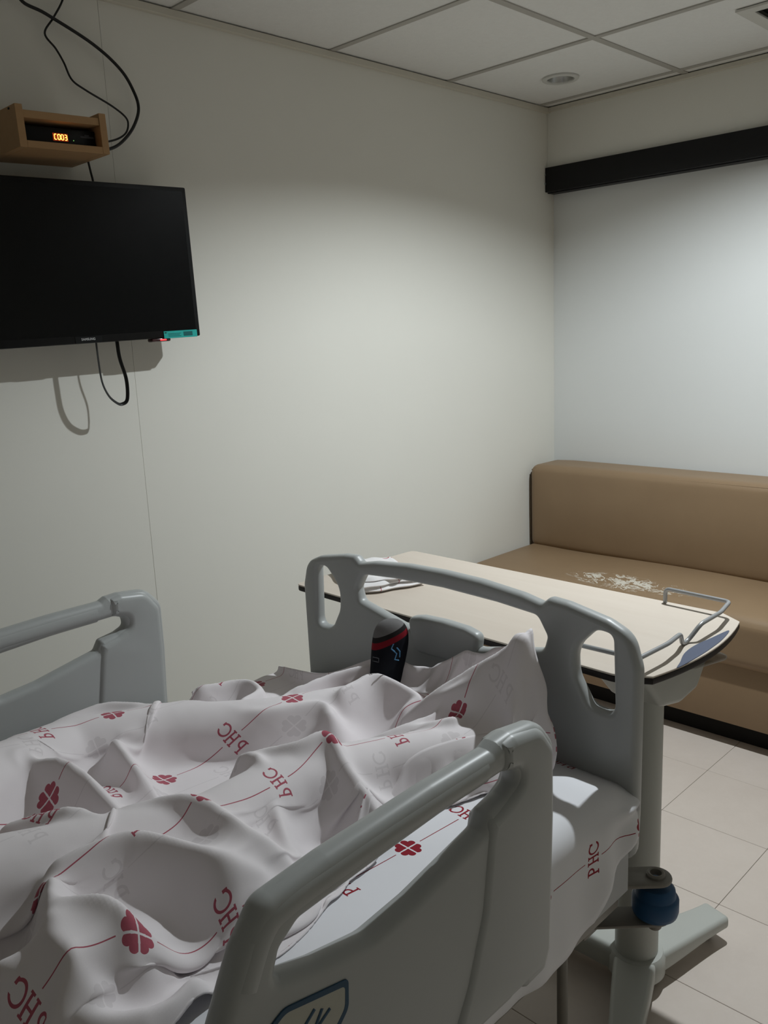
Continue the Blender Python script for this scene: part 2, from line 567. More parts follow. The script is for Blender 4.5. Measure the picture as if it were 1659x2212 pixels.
# television wall: backing plus two vinyl-faced panels with a hairline joint
wl = tag(box("wall_left", (RX0, 0.012, 0), (RX1 + 0.15, 0.14, H + 0.12), M_backing), kind="structure", label="cream vinyl wall that carries the television")
SX = -2.1028
box("wall_panel", (RX0, 0.0, 0), (SX - 0.0002, 0.012, H + 0.02), M_wall, wl, bevel=0.0006, seg=1)
box("wall_panel", (SX + 0.0002, 0.0, 0), (RX1, 0.012, H + 0.02), M_wall, wl, bevel=0.0006, seg=1)
# sofa wall: recessed lower face and a bulkhead above the black board
wb = tag(box("wall_back", (RX1, RY0, 0), (RX1 + 0.12, 0.012, H + 0.12), M_wallwhite), kind="structure", label="pale wall behind the sofa, recessed under the black board")
box("bulkhead", (0.0, RY0, 2.044), (RX1, 0.0, H + 0.02), M_wall, wb, bevel=0.001, seg=1)
box("bulkhead", (0.0005, RY0, 2.040), (RX1 - 0.0005, -0.001, 2.0445), M_black, wb)  # black lip of the pelmet board, added to hide the bulkhead's lit underside
tag(box("wall_right", (RX0, RY0 - 0.12, 0), (RX1 + 0.12, RY0, H + 0.12), M_wall), kind="structure", label="cream wall opposite the television")
tag(box("wall_front", (RX0 - 0.12, RY0 - 0.12, 0), (RX0, 0.14, H + 0.12), M_wall), kind="structure", label="cream wall at the head of the bed")

# suspended ceiling: slab, mineral tiles, grid bars
ce = tag(box("ceiling", (RX0, RY0, H + 0.035), (RX1, RY1, H + 0.11), M_backing), kind="structure", label="suspended ceiling of white mineral tiles in a metal grid")
gx = [-0.0, -0.073]
while gx[-1] - 0.6 > RX0: gx.append(gx[-1] - 0.6)
gx.append(RX0)
gy = [0.0, -0.635]
while gy[-1] - 0.6 > RY0: gy.append(gy[-1] - 0.6)
gy.append(RY0)
LIT = (-1.100, -1.400); UNLIT = (-0.355, -0.300)
HOLES = [LIT, UNLIT]
VENT = (-0.546, -0.20, -1.05, -1.396)   # x0, x1, y0, y1
def ceil_tile(xa, xb, ya, yb):
    for hx, hy in HOLES:
        if xa < hx < xb and ya < hy < yb:
            ol = [Vector((xa, ya)), Vector((xb, ya)), Vector((xb, yb)), Vector((xa, yb))]
            ho = [Vector((hx + 0.058 * math.cos(2 * math.pi * k / 40), hy + 0.058 * math.sin(2 * math.pi * k / 40))) for k in range(40)]
            return plate("ceiling_tile", ol, [ho], 0.014, 0.0, Mxy(H + 0.010), M_ceil, ce, smooth=None)
    vx0, vx1, vy0, vy1 = VENT
    cx0, cx1, cy0, cy1 = max(xa, vx0 + 0.02), min(xb, vx1 - 0.02), max(ya, vy1 + 0.02), min(yb, vy0 - 0.02)
    if cx0 < cx1 and cy0 < cy1:
        if cy0 <= ya + 1e-6:
            ol = [(xa, yb), (xb, yb), (xb, ya), (cx1, ya), (cx1, cy1), (cx0, cy1), (cx0, ya), (xa, ya)]
        else:
            ol = [(xa, ya), (xb, ya), (xb, yb), (cx1, yb), (cx1, cy0), (cx0, cy0), (cx0, yb), (xa, yb)]
        return plate("ceiling_tile", [Vector(p) for p in ol], [], 0.014, 0.0, Mxy(H + 0.010), M_ceil, ce, smooth=None)
    rj = random.Random(int(xa * 1000) * 31 + int(ya * 1000))
    dz = rj.uniform(0, 0.0015)
    return box("ceiling_tile", (xa, ya, H + 0.003 + dz), (xb, yb, H + 0.017 + dz), M_ceil, ce, bevel=0.0015, seg=1)
for i in range(len(gx) - 1):
    for j in range(len(gy) - 1):
        xb, xa = gx[i], gx[i + 1]; yb, ya = gy[j], gy[j + 1]
        if xb - xa < 0.01 or yb - ya < 0.01: continue
        ceil_tile(xa + 0.002, xb - 0.002, ya + 0.002, yb - 0.002)
for x in gx[1:-1]:
    if VENT[0] < x < VENT[1]: continue
    box("grid_bar", (x - 0.012, RY0, H - 0.0005), (x + 0.012, RY1, H + 0.004), M_tbar, ce)
for y in gy[1:-1]:
    for xa, xb in zip(gx[1:], gx[:-1]):
        if xb - xa < 0.03: continue
        a, b = xa + 0.012, xb - 0.012
        if VENT[3] < y < VENT[2] and a < VENT[1] and b > VENT[0]:
            if VENT[0] - a > 0.01: box("grid_bar", (a, y - 0.012, H - 0.0004), (VENT[0], y + 0.012, H + 0.004), M_tbar, ce)
            if b - VENT[1] > 0.01: box("grid_bar", (VENT[1], y - 0.012, H - 0.0004), (b, y + 0.012, H + 0.004), M_tbar, ce)
            continue
        box("grid_bar", (a, y - 0.012, H - 0.0004), (b, y + 0.012, H + 0.004), M_tbar, ce)
t1 = tag(box("trim_1", (RX0, -0.017, H - 0.021), (0.0, 0.0, H - 0.001), M_trimwall, bevel=0.001, seg=1), kind="structure", label="painted angle trim along the television wall at the ceiling")
t2 = tag(box("trim_2", (-0.017, RY0, H - 0.018), (0.0, -0.017, H - 0.001), M_trimwall, bevel=0.001, seg=1), kind="structure", label="painted angle trim above the bulkhead at the ceiling")

# black board under the bulkhead
pel = empty("pelmet_board", (0, -0.002, 2.044), "long black pelmet board fixed along the sofa wall below the ceiling", "board")
box("board", (-0.020, RY0, 2.044), (0.0, -0.002, 2.146), M_black, pel, bevel=0.0015, seg=2)
box("end_bracket", (-0.0225, -0.0055, 2.075), (-0.002, -0.0022, 2.083), M_steel, pel)
box("end_bracket", (-0.0225, -0.0055, 2.112), (-0.002, -0.0022, 2.120), M_steel, pel)

# ------------------------------------------------------------------ downlights, vent
def downlight(c, lit, label):
    r = empty("recessed_downlight", (c[0], c[1], H), label, "downlight", "recessed ceiling downlights")
    z = H - 0.002
    link("trim_ring", lathe_mesh([(0.050, 0.010), (0.0495, 0.001), (0.052, -0.003), (0.066, -0.0035), (0.0695, -0.001), (0.0695, 0.004), (0.057, 0.012)], (c[0], c[1], z), 56, True), M_ringwhite, r, 40)
    link("reflector", lathe_mesh([(0.0497, 0.002), (0.0485, 0.001), (0.0475, 0.003), (0.044, 0.02), (0.034, 0.032), (0.0, 0.0325), (0.0, 0.0335), (0.036, 0.0335), (0.0497, 0.022)], (c[0], c[1], z), 56, True), M_chrome, r, 40)
    if lit:
        link("diffuser", lathe_mesh([(0.0, 0.0205), (0.036, 0.0205), (0.036, 0.024), (0.0, 0.024)], (c[0], c[1], z), 40, True), M_lampglow, r, 40)
        ld = bpy.data.lights.new("downlight_lamp", 'AREA')
        ld.shape = 'DISK'; ld.size = 0.042
        ld.energy = LAMP_POWER; ld.color = LAMP_COLOR
        lo = bpy.data.objects.new("lamp", ld); COL.objects.link(lo)
        lo.parent = r; lo.location = (0, 0, 0.0160)
    else:
        link("bulb", lathe_mesh([(0.0, 0.024), (0.018, 0.025), (0.024, 0.029), (0.024, 0.032), (0.0, 0.032)], (c[0], c[1], z), 32, True), M_ringwhite, r, 40)
    return r
downlight(UNLIT, False, "unlit recessed downlight in the corner ceiling tile")
downlight(LIT, True, "lit recessed downlight above the overbed table")

vx0, vx1, vy0, vy1 = VENT
v = empty("ceiling_vent", ((vx0 + vx1) / 2, (vy0 + vy1) / 2, H), "square ceiling vent with a pale frame and dark opening", "vent")
vc = Vector(((vx0 + vx1) / 2, (vy0 + vy1) / 2)); hs = (vx1 - vx0) / 2
def sq(s): return [vc + Vector((a * s, b * s)) for a, b in ((-1, -1), (1, -1), (1, 1), (-1, 1))]
plate("frame", sq(hs), [sq(hs - 0.042)], 0.008, 0.002, Mxy(H - 0.003), M_ventwhite, v)
plate("duct", sq(hs - 0.02), [], 0.002, 0.0, Mxy(H + 0.028), M_ventdark, v, smooth=None)
for k, s in enumerate((0.105, 0.070, 0.035)):
    plate("louvre_ring", sq(s), [sq(s - 0.014)], 0.004, 0.001, Mxy(H + 0.004 + 0.002 * k), M_ventdark, v)

# ------------------------------------------------------------------ television, shelf, box, cables
TVR = Matrix.Translation((-1.951, -0.125, 1.486)) @ Matrix.Rotation(-0.024, 4, 'Y') @ Matrix.Translation((1.978, 0.165, -1.486))
tv = empty("television", (-2.34, -0.12, 1.68), "black flat screen television mounted on the wall", "television")
tx0, tx1, tz0, tz1, ty = -2.705, -1.978, 1.486, 1.891, -0.165
box("housing", (tx0, ty, tz0), (tx1, ty + 0.045, tz1), M_tvbody, tv, bevel=0.004, M=TVR)
scr = box("screen", (tx0 + 0.014, ty - 0.0006, tz0 + 0.020), (tx1 - 0.014, ty + 0.002, tz1 - 0.012), M_tvscreen, tv, M=TVR)
box("back_cover", (tx0 + 0.08, ty + 0.045, tz0 + 0.06), (tx1 - 0.08, ty + 0.075, tz1 - 0.08), M_tvbody, tv, bevel=0.01, M=TVR)
box("wall_mount", (-2.45, -0.055, 1.60), (-2.25, -0.001, 1.78), M_rubber, tv, bevel=0.004)
link("brand_lettering", text_mesh("SAMSUNG", 0.0085, TVR @ Matrix.Translation((-2.324, ty - 0.0012, 1.4965)) @ Matrix.Rotation(math.radians(90), 4, 'X'), 0.0003, True), M_white_print, tv)
box("lower_bezel_step", (-2.36, ty - 0.0012, tz0 + 0.001), (-2.285, ty + 0.001, tz0 + 0.018), M_tvbody, tv, M=TVR)
# sensor under the lower edge with a red light
box("remote_sensor", (-2.135, ty + 0.003, tz0 - 0.009), (-2.075, ty + 0.03, tz0 + 0.001), M_ired, tv, bevel=0.004, M=TVR)
box("standby_light", (-2.110, ty + 0.0005, tz0 - 0.0065), (-2.090, ty + 0.006, tz0 - 0.002), M_red_led, tv, bevel=0.0015, M=TVR)
stk = box("inventory_sticker", (-2.099, ty - 0.0016, tz0 - 0.0015), (-1.990, ty - 0.0005, tz0 + 0.0185), M_teal, tv, bevel=0.0004, seg=1, M=TVR)
box("printed_window", (-2.035, ty - 0.0021, tz0 + 0.003), (-2.006, ty - 0.0015, tz0 + 0.0145), M_tealdark, stk, M=TVR)
for k in range(3):
    box("printed_line", (-2.085, ty - 0.0019, tz0 + 0.0035 + k * 0.0035), (-2.044 - 0.004 * (k % 2), ty - 0.0015, tz0 + 0.0048 + k * 0.0035), M_tealdark, stk, M=TVR)
box("printed_mark", (-2.0965, ty - 0.0019, tz0 + 0.013), (-2.090, ty - 0.0015, tz0 + 0.0155), M_black, stk, M=TVR)

sh = empty("wall_shelf", (-2.337, -0.1, 1.937), "small open wooden box shelf above the television", "shelf")
SHR = Matrix.Translation((-2.225, -0.2, 1.937)) @ Matrix.Rotation(-0.03, 4, 'Y') @ Matrix.Translation((2.225, 0.2, -1.937))
sx0, sx1, sy, sz0, sz1 = -2.452, -2.225, -0.204, 1.937, 2.031
box("side_panel", (sx0, sy, sz0), (sx0 + 0.018, -0.001, sz1), M_shelf, sh, bevel=0.0008, seg=1, M=SHR)
box("side_panel", (sx1 - 0.018, sy, sz0), (sx1, -0.001, sz1), M_shelf, sh, bevel=0.0008, seg=1, M=SHR)
box("bottom_panel", (sx0 + 0.018, sy, sz0), (sx1 - 0.018, -0.001, sz0 + 0.016), M_shelf, sh, bevel=0.0008, seg=1, M=SHR)
box("top_panel", (sx0 + 0.018, sy + 0.003, sz0 + 0.066), (sx1 - 0.018, -0.02, sz0 + 0.083), M_shelf, sh, bevel=0.0008, seg=1, M=SHR)
box("hook", (sx0 - 0.002, sy + 0.028, sz1 - 0.008), (sx0 + 0.012, sy + 0.034, sz1 - 0.004), M_rubber, sh, M=SHR)
sb = empty("set_top_box", (-2.34, -0.11, 1.953), "black set-top box with amber C003 display inside the wooden shelf", "set-top box")
bx0, bx1, by = sx0 + 0.020, sx1 - 0.020, sy + 0.028
box("case", (bx0, by, sz0 + 0.0165), (bx1, -0.02, sz0 + 0.056), M_tvbody, sb, bevel=0.002, M=SHR)
box("display_window", (-2.3555, by - 0.0008, sz0 + 0.0265), (-2.3175, by + 0.0005, sz0 + 0.0435), M_digitback, sb, M=SHR)
def seven_segment(on, x, z, w=0.0058, h=0.0118, t=0.0015):
    """one lit character built from its bars; segments a-g clockwise from the top, g in the middle"""
    gp = 0.0003
    R_ = {'a': (0, h, w, h), 'b': (w, h / 2, w, h), 'c': (w, 0, w, h / 2), 'd': (0, 0, w, 0), 'e': (0, 0, 0, h / 2), 'f': (0, h / 2, 0, h), 'g': (0, h / 2, w, h / 2)}
    V, F = [], []
    for k in on:
        x0, z0, x1, z1 = R_[k]
        if z0 == z1: x0 += t / 2 + gp; x1 -= t / 2 + gp; z0 -= t / 2; z1 += t / 2
        else: z0 += t / 2 + gp - t * 0.3; z1 -= t / 2 + gp - t * 0.3; x0 -= t / 2; x1 += t / 2
        n = len(V)
        for yy in (by - 0.0014, by - 0.0009):
            V += [(x + x0, yy, z + z0), (x + x1, yy, z + z0), (x + x1, yy, z + z1), (x + x0, yy, z + z1)]
        F += [(n, n + 1, n + 2, n + 3), (n + 4, n + 7, n + 6, n + 5)] + [(n + i, n + 4 + i, n + 4 + (i + 1) % 4, n + (i + 1) % 4) for i in range(4)]
    me = mesh_from(V, F); me.transform(SHR)
    return link("display_character", me, M_digits, sb)
for k, segs in enumerate(("adef", "abcdef", "abcdef", "abcdg")):
    seven_segment(segs, -2.3520 + k * 0.0086, sz0 + 0.0292)
box("power_light", (-2.3045, by - 0.0008, sz0 + 0.029), (-2.3025, by + 0.0005, sz0 + 0.031), M_green, sb, M=SHR)
box("front_print", (-2.284, by - 0.0006, sz0 + 0.0385), (-2.249, by + 0.0005, sz0 + 0.0425), M_greymark, sb, M=SHR)
box("front_print", (-2.273, by - 0.0006, sz0 + 0.0430), (-2.261, by + 0.0005, sz0 + 0.0465), M_greymark, sb, M=SHR)

def cable(name, pts, r, label, ry=None):
    return tag(tube(name, catmull(pts, 8), r, M_cable, None, 10, ry), label, "cable", "television cables")
cable("coaxial_cable", [(-2.345, -0.03, 2.392), (-2.33, -0.03, 2.316), (-2.265, -0.03, 2.294), (-2.146, -0.03, 2.247), (-2.071, -0.03, 2.197), (-2.036, -0.03, 2.145), (-2.027, -0.03, 2.104), (-2.045, -0.03, 2.060), (-2.080, -0.035, 2.020), (-2.125, -0.045, 1.990), (-2.19, -0.06, 1.972), (-2.224, -0.07, 1.968)], 0.0042, "thick black cable curving from the ceiling to the shelf side")
cable("power_cable", [(-2.195, -0.02, 2.392), (-2.212, -0.02, 2.340), (-2.242, -0.02, 2.293), (-2.270, -0.02, 2.251), (-2.245, -0.02, 2.220), (-2.227, -0.02, 2.190), (-2.210, -0.02, 2.152), (-2.174, -0.02, 2.132), (-2.104, -0.02, 2.104), (-2.065, -0.02, 2.081), (-2.058, -0.02, 2.061), (-2.073, -0.025, 2.035), (-2.115, -0.035, 2.012), (-2.19, -0.05, 1.992), (-2.224, -0.055, 1.988)], 0.0026, "thin wavy black cable hanging from the ceiling")
cable("signal_cable", [(-2.226, -0.09, 1.940), (-2.222, -0.09, 1.915), (-2.218, -0.092, 1.880), (-2.216, -0.080, 1.855)], 0.0028, "short black cable between the shelf and the television")
LY = -0.092
loop = [(-2.260, LY, 1.515), (-2.259, LY, 1.479), (-2.258, LY, 1.430), (-2.254, LY, 1.374), (-2.239, LY, 1.336), (-2.217, LY + .002, 1.315), (-2.200, LY + .004, 1.310), (-2.185, LY, 1.323), (-2.182, LY, 1.376), (-2.195, LY, 1.433), (-2.198, LY, 1.477), (-2.198, LY, 1.515)]
cable("looped_flat_cable", loop, 0.0055, "flat black cable hanging in a loop below the television", ry=0.0020)

# ------------------------------------------------------------------ sofa
so = empty("sofa", (-0.3, -1.3, 0), "tan leatherette bench sofa with worn flaking seat", "sofa")
def cushion(name, lo, hi, r, mat, parent, sag=None):
    bm = bmesh.new()
    nx, ny, nz = [max(2, int(math.ceil((hi[i] - lo[i]) / 0.03))) for i in range(3)]
    me = box_mesh(lo, hi, r, 5)
    bm.from_mesh(me); bpy.data.meshes.remove(me)
    # slice so that the faces can swell
    for ax, n in ((0, nx), (1, ny), (2, nz)):
        for k in range(1, n):
            co = Vector((0, 0, 0)); co[ax] = lo[ax] + (hi[ax] - lo[ax]) * k / n
            no = Vector((0, 0, 0)); no[ax] = 1
            bmesh.ops.bisect_plane(bm, geom=bm.verts[:] + bm.edges[:] + bm.faces[:], plane_co=co, plane_no=no)
    if sag:
        for v_ in bm.verts: sag(v_.co)
    me = bpy.data.meshes.new(name); bm.to_mesh(me); bm.free()
    return link(name, me, mat, parent, 60)
SL = -2.35   # far (right) end of the sofa, outside the frame
def sag_back(c):
    t_ = max(0.0, min(1.0, (c.z - 0.50) / 0.35)); s = max(0.0, min(1.0, (-0.015 - c.y) / 0.12))
    if c.x < -0.10: c.x -= 0.012 * math.sin(math.pi * t_) * s
    if c.z > 0.80: c.z += 0.006 * s
def sag_seat(c):
    s = max(0.0, min(1.0, (-0.01 - c.y) / 0.2))
    if c.z > 0.44:
        t_ = max(0, min(1, (c.x + 0.62) / 0.45))
        c.z += 0.010 * math.sin(math.pi * t_) * s + 0.004 * math.sin(c.y * 6.0) * s
cushion("backrest", (-0.185, SL, 0.475), (0.030, -0.018, 0.855), 0.035, M_sofa, so, sag_back)
tube("backrest_piping", [(-0.176, SL + 0.03, 0.843), (-0.178, -1.2, 0.849), (-0.176, -0.045, 0.8435), (-0.168, -0.024, 0.832)], 0.0022, M_sofa, so, 6)
box("back_frame", (-0.150, SL, 0.30), (0.045, -0.002, 0.818), M_sofadark, so, bevel=0.006)
cushion("seat", (-0.625, SL, 0.300), (-0.09, -0.006, 0.490), 0.040, M_sofa, so, sag_seat)
box("apron", (-0.602, SL, 0.086), (0.03, -0.006, 0.330), M_sofa, so, bevel=0.008)
box("plinth", (-0.535, SL + 0.03, 0.0), (0.0, -0.03, 0.087), M_plinth, so)

# ------------------------------------------------------------------ overbed table
tb = empty("overbed_table", (-1.83, -1.45, 0), "overbed table with pale laminate top parked behind the footboard", "table")
TZ = 0.84
def tab_outline():
    arc = []
    for k in range(17):
        s = k / 16
        x = -2.045 + (0.435) * s
        y = -1.572 - 0.035 * math.sin(math.pi * s) ** 0.8
        arc.append((x, y, 0))
    pts = [(-1.594, -0.596, 0.02), (-2.028, -0.580, 0.02)]
    pts += [(-2.052, -1.52, 0.03)] + arc[1:-1] + [(-1.604, -1.53, 0.02)]
    return round_poly(pts, 6)
OL = tab_outline()
plate("tabletop", OL, [], 0.004, 0.0008, Mxy(TZ - 0.002), M_tabletop, tb, 1)
plate("edge_band", OL, [], 0.013, 0.003, Mxy(TZ - 0.0108), M_edge, tb, 2)
cres = catmull([(-1.955, -1.597, 0), (-1.925, -1.588, 0), (-1.880, -1.5745, 0), (-1.830, -1.571, 0), (-1.77, -1.578, 0), (-1.705, -1.587, 0), (-1.76, -1.5985, 0), (-1.83, -1.6025, 0), (-1.90, -1.6015, 0)], 5, True)
plate("edge_inlay", [p.xy for p in cres], [], 0.0016, 0.0004, Mxy(TZ + 0.0004), M_blue_inlay, tb, 1)
# wire guard rail
def rpath(pts, rad=0.012):
    P = [Vector(p) for p in pts]; out = [P[0]]
    for i in range(1, len(P) - 1):
        a, b, c = P[i - 1], P[i], P[i + 1]
        da, dc = (a - b), (c - b); t_ = min(rad, da.length * .45, dc.length * .45)
        A, C_ = b + da.normalized() * t_, b + dc.normalized() * t_
        for k in range(6):
            s = k / 5; out.append((1 - s) ** 2 * A + 2 * s * (1 - s) * b + s * s * C_)
    out.append(P[-1]); return out
RZ = TZ + 0.034
tube("guard_rail", rpath([(-1.613, -1.400, TZ - 0.002), (-1.613, -1.400, RZ), (-1.622, -1.552, RZ), (-1.70, -1.566, RZ), (-1.790, -1.5655, RZ), (-1.822, -1.553, TZ + 0.004), (-1.842, -1.552, TZ + 0.004), (-1.868, -1.560, RZ), (-1.93, -1.566, RZ), (-2.035, -1.560, RZ), (-2.040, -1.40, RZ), (-2.040, -1.40, TZ - 0.002)]), 0.0046, M_rail, tb, 10)
# lift column, head and base
CX, CY = -1.806, -1.447
tube("column", [(CX, CY, 0.165), (CX, CY, 0.78)], 0.047, M_plastic2, tb, 32)
tube("column_collar", [(CX, CY, 0.075), (CX, CY, 0.17)], 0.0475, M_plastic2, tb, 32)
hd = plate("column_head", round_poly([(-1.965, 0.8195, 0.004), (-1.665, 0.8195, 0.004), (-1.675, 0.765, 0.05), (-1.725, 0.705, 0.03), (-1.80, 0.697, 0.03), (-1.88, 0.715, 0.04), (-1.96, 0.795, 0.03)], 8), [], 0.12, 0.012, Mxz(-1.475), M_plastic2, tb)
plate("release_lever", round_poly([(-1.83, -1.565, 0.02), (-1.715, -1.60, 0.03), (-1.70, -1.55, 0.03), (-1.80, -1.50, 0.02)], 6), [], 0.006, 0.0025, Mxy(0.788), M_clear, tb)
def base_leg(name, p0, p1, w0, w1, z0a, z1a, z0b, z1b, w2=None):
    p0, p1 = Vector(p0), Vector(p1)
    d = (p1 - p0).normalized(); n = Vector((-d.y, d.x))
    V = []
    N = 10
    for k in range(N + 1):
        s = k / N; c = p0.lerp(p1, s); e = s * s * (3 - 2 * s)
        w = w0 + (w1 - w0) * e; zt = z1a + (z1b - z1a) * e; zb = z0a + (z0b - z0a) * min(1, e * 1.3)
        V.append([(c + n * w * a, z) for a, z in ((-1, zb), (1, zb), (1, zt), (-1, zt))])
    verts = [(q.x, q.y, z) for ring in V for q, z in ring]
    faces = []
    for k in range(N):
        for a in range(4):
            b = (a + 1) % 4
            faces.append((k * 4 + a, k * 4 + b, (k + 1) * 4 + b, (k + 1) * 4 + a))
    faces.append((3, 2, 1, 0)); faces.append(tuple(N * 4 + a for a in range(4)))
    me = mesh_from(verts, faces)
    bm = bmesh.new(); bm.from_mesh(me)
    bmesh.ops.recalc_face_normals(bm, faces=bm.faces)
    ed = [e for e in bm.edges if len(e.link_faces) == 2 and e.calc_face_angle() > 0.6]
    bmesh.ops.bevel(bm, geom=ed, offset=0.010, segments=3, profile=0.5, affect='EDGES', clamp_overlap=True)
    bm.to_mesh(me); bm.free()
    return link(name, me, M_plastic2, tb, 40)
link("base_hub", lathe_mesh([(0.0, 0.012), (0.050, 0.012), (0.064, 0.03), (0.064, 0.070), (0.058, 0.080), (0.0, 0.082)], (CX, CY, 0), 40), M_plastic2, tb, 40)
base_leg("base_leg", (CX, CY), (-1.540, -1.520), 0.052, 0.036, 0.030, 0.080, 0.034, 0.066)
base_leg("base_leg", (CX, CY), (-2.105, -1.575), 0.046, 0.031, 0.030, 0.080, 0.034, 0.066)
base_leg("base_leg", (CX, CY), (-1.830, -0.88), 0.050, 0.036, 0.030, 0.080, 0.034, 0.066)
def caster(x, y):
    c = link("caster", lathe_mesh([(0.0, -0.010), (0.016, -0.010), (0.019, -0.006), (0.019, 0.006), (0.016, 0.010), (0.0, 0.010)], (0, 0, 0), 24), M_rubber, None, 40)
    c.data.transform(Matrix.Translation((x, y, 0.019)) @ Matrix.Rotation(math.radians(90), 4, 'X'))
    c.parent = tb; c.location = -Vector(tb.location)
    h = box("fork", (x - 0.012, y - 0.015, 0.022), (x + 0.012, y + 0.015, 0.045), M_plastic2, tb, bevel=0.004)
caster(-1.575, -1.508); caster(-2.075, -1.560); caster(-1.829, -0.91)

# folded hospital gown on the table
gw = empty("folded_gown", (-1.86, -0.72, TZ), "folded white printed hospital gown lying on the overbed table", "clothes")
rg = random.Random(5)
GC = Vector((-1.872, -0.725)); ga = math.radians(64)
def gown_layer(name, du, dv, w, h, z, th, seed, seams=0.0):
    r_ = random.Random(seed)
    nx, ny = 26, 20
    ph = [r_.uniform(0, 6.28) for _ in range(6)]
    V, Fc, UV = [], [], []
    ca, sa = math.cos(ga + seams), math.sin(ga + seams)
    for side in (1, 0):
        for j in range(ny + 1):
            for i in range(nx + 1):
                s = i / nx * 2 - 1; t_ = j / ny * 2 - 1
                rim = max(abs(s), abs(t_))
                edge = max(0.0, 1 - max(0.0, (rim - 0.86) / 0.14) ** 2) ** 0.5
                wob = 0.004 * math.sin(3 * t_ + ph[0]) + 0.003 * math.sin(7 * t_ + ph[1])
                wob2 = 0.004 * math.sin(3 * s + ph[2]) + 0.003 * math.sin(6 * s + ph[3])
                a = du + s * (w / 2 + wob); b = dv + t_ * (h / 2 + wob2)
                zz = z + th * 0.5 + (th * 0.5 * edge + (0.0016 * math.sin(4 * s + 2 * t_ + ph[4]) + 0.0009 * math.sin(9 * t_ - 3 * s + ph[5])) * edge) * (1 if side else -0.98)
                if not side: zz = z + th * 0.5 - th * 0.5 * edge
                V.append((GC.x + a * ca - b * sa, GC.y + a * sa + b * ca, zz)); UV.append((a + seed * 0.07, b + seed * 0.05))
    n = (nx + 1) * (ny + 1)
    for j in range(ny):
        for i in range(nx):
            a = j * (nx + 1) + i
            Fc.append((a, a + 1, a + nx + 2, a + nx + 1)); Fc.append((n + a, n + a + nx + 1, n + a + nx + 2, n + a + 1))
    me = mesh_from(V, Fc)
    ul = me.uv_layers.new(name="UVMap")
    for lp in me.loops: ul.data[lp.index].uv = UV[lp.vertex_index]
    bm = bmesh.new(); bm.from_mesh(me); bmesh.ops.remove_doubles(bm, verts=bm.verts, dist=2e-4); bmesh.ops.recalc_face_normals(bm, faces=bm.faces); bm.to_mesh(me); bm.free()
    return link(name, me, M_cloth_folded, gw, 80)
gown_layer("gown_fold", 0.0, 0.0, 0.235, 0.175, TZ + 0.0008, 0.015, 1)
gown_layer("gown_fold", -0.004, 0.006, 0.222, 0.165, TZ + 0.0125, 0.015, 2, 0.03)
gown_layer("gown_fold", -0.012, 0.002, 0.195, 0.150, TZ + 0.0240, 0.013, 3, -0.03)

# ------------------------------------------------------------------ hospital bed
BY = -1.147
bed = empty("hospital_bed", (-3.1, BY, 0), "grey plastic hospital bed with side rails and footboard", "bed")
def sym(pts, c=0.0):
    return pts
half = [(0.0, 0.984, 0.0), (0.10, 0.9815, 0), (0.20, 0.972, 0.02), (0.246, 0.9625, 0.012), (0.262, 0.9765, 0.012), (0.30, 0.974, 0.03), (0.385, 0.958, 0.06), (0.432, 0.938, 0.05), (0.449, 0.880, 0.05), (0.447, 0.600, 0.03), (0.443, 0.500, 0.035)]
outl = round_poly([(BY - d, z, r) for d, z, r in reversed(half[1:])] + [(BY + d, z, r) for d, z, r in half], 6)
def hole_side(s):
    return round_poly([(BY + s * d, z, r) for d, z, r in ((0.396, 0.933, 0.016), (0.362, 0.936, 0.03), (0.318, 0.890, 0.06), (0.322, 0.838, 0.05), (0.352, 0.786, 0.03), (0.402, 0.782, 0.02))], 6)
mid = []
mh = [(0.0, 0.9475, 0), (0.14, 0.9435, 0.03), (0.236, 0.936, 0.02), (0.258, 0.900, 0.015), (0.250, 0.872, 0.016), (0.100, 0.838, 0.03), (0.0, 0.834, 0)]
midl = round_poly([(BY + d, z, r) for d, z, r in mh] + [(BY - d, z, r) for d, z, r in reversed(mh[1:-1])], 6)
FBX = -2.085
plate("footboard", outl, [hole_side(1), hole_side(-1), midl], 0.032, 0.0125, Myz(FBX), M_plastic, bed, 4, 50)
tong = [(0.0, 0.877, 0), (0.06, 0.8745, 0.02), (0.098, 0.866, 0.018), (0.092, 0.825, 0.03), (0.075, 0.790, 0.02), (0.0, 0.790, 0)]
plate("footboard_centre_panel", round_poly([(BY - d, z, r) for d, z, r in reversed(tong[1:-1])] + [(BY + d, z, r) for d, z, r in tong] , 8), [], 0.030, 0.010, Myz(FBX - 0.004), M_plastic, bed, 4, 50)
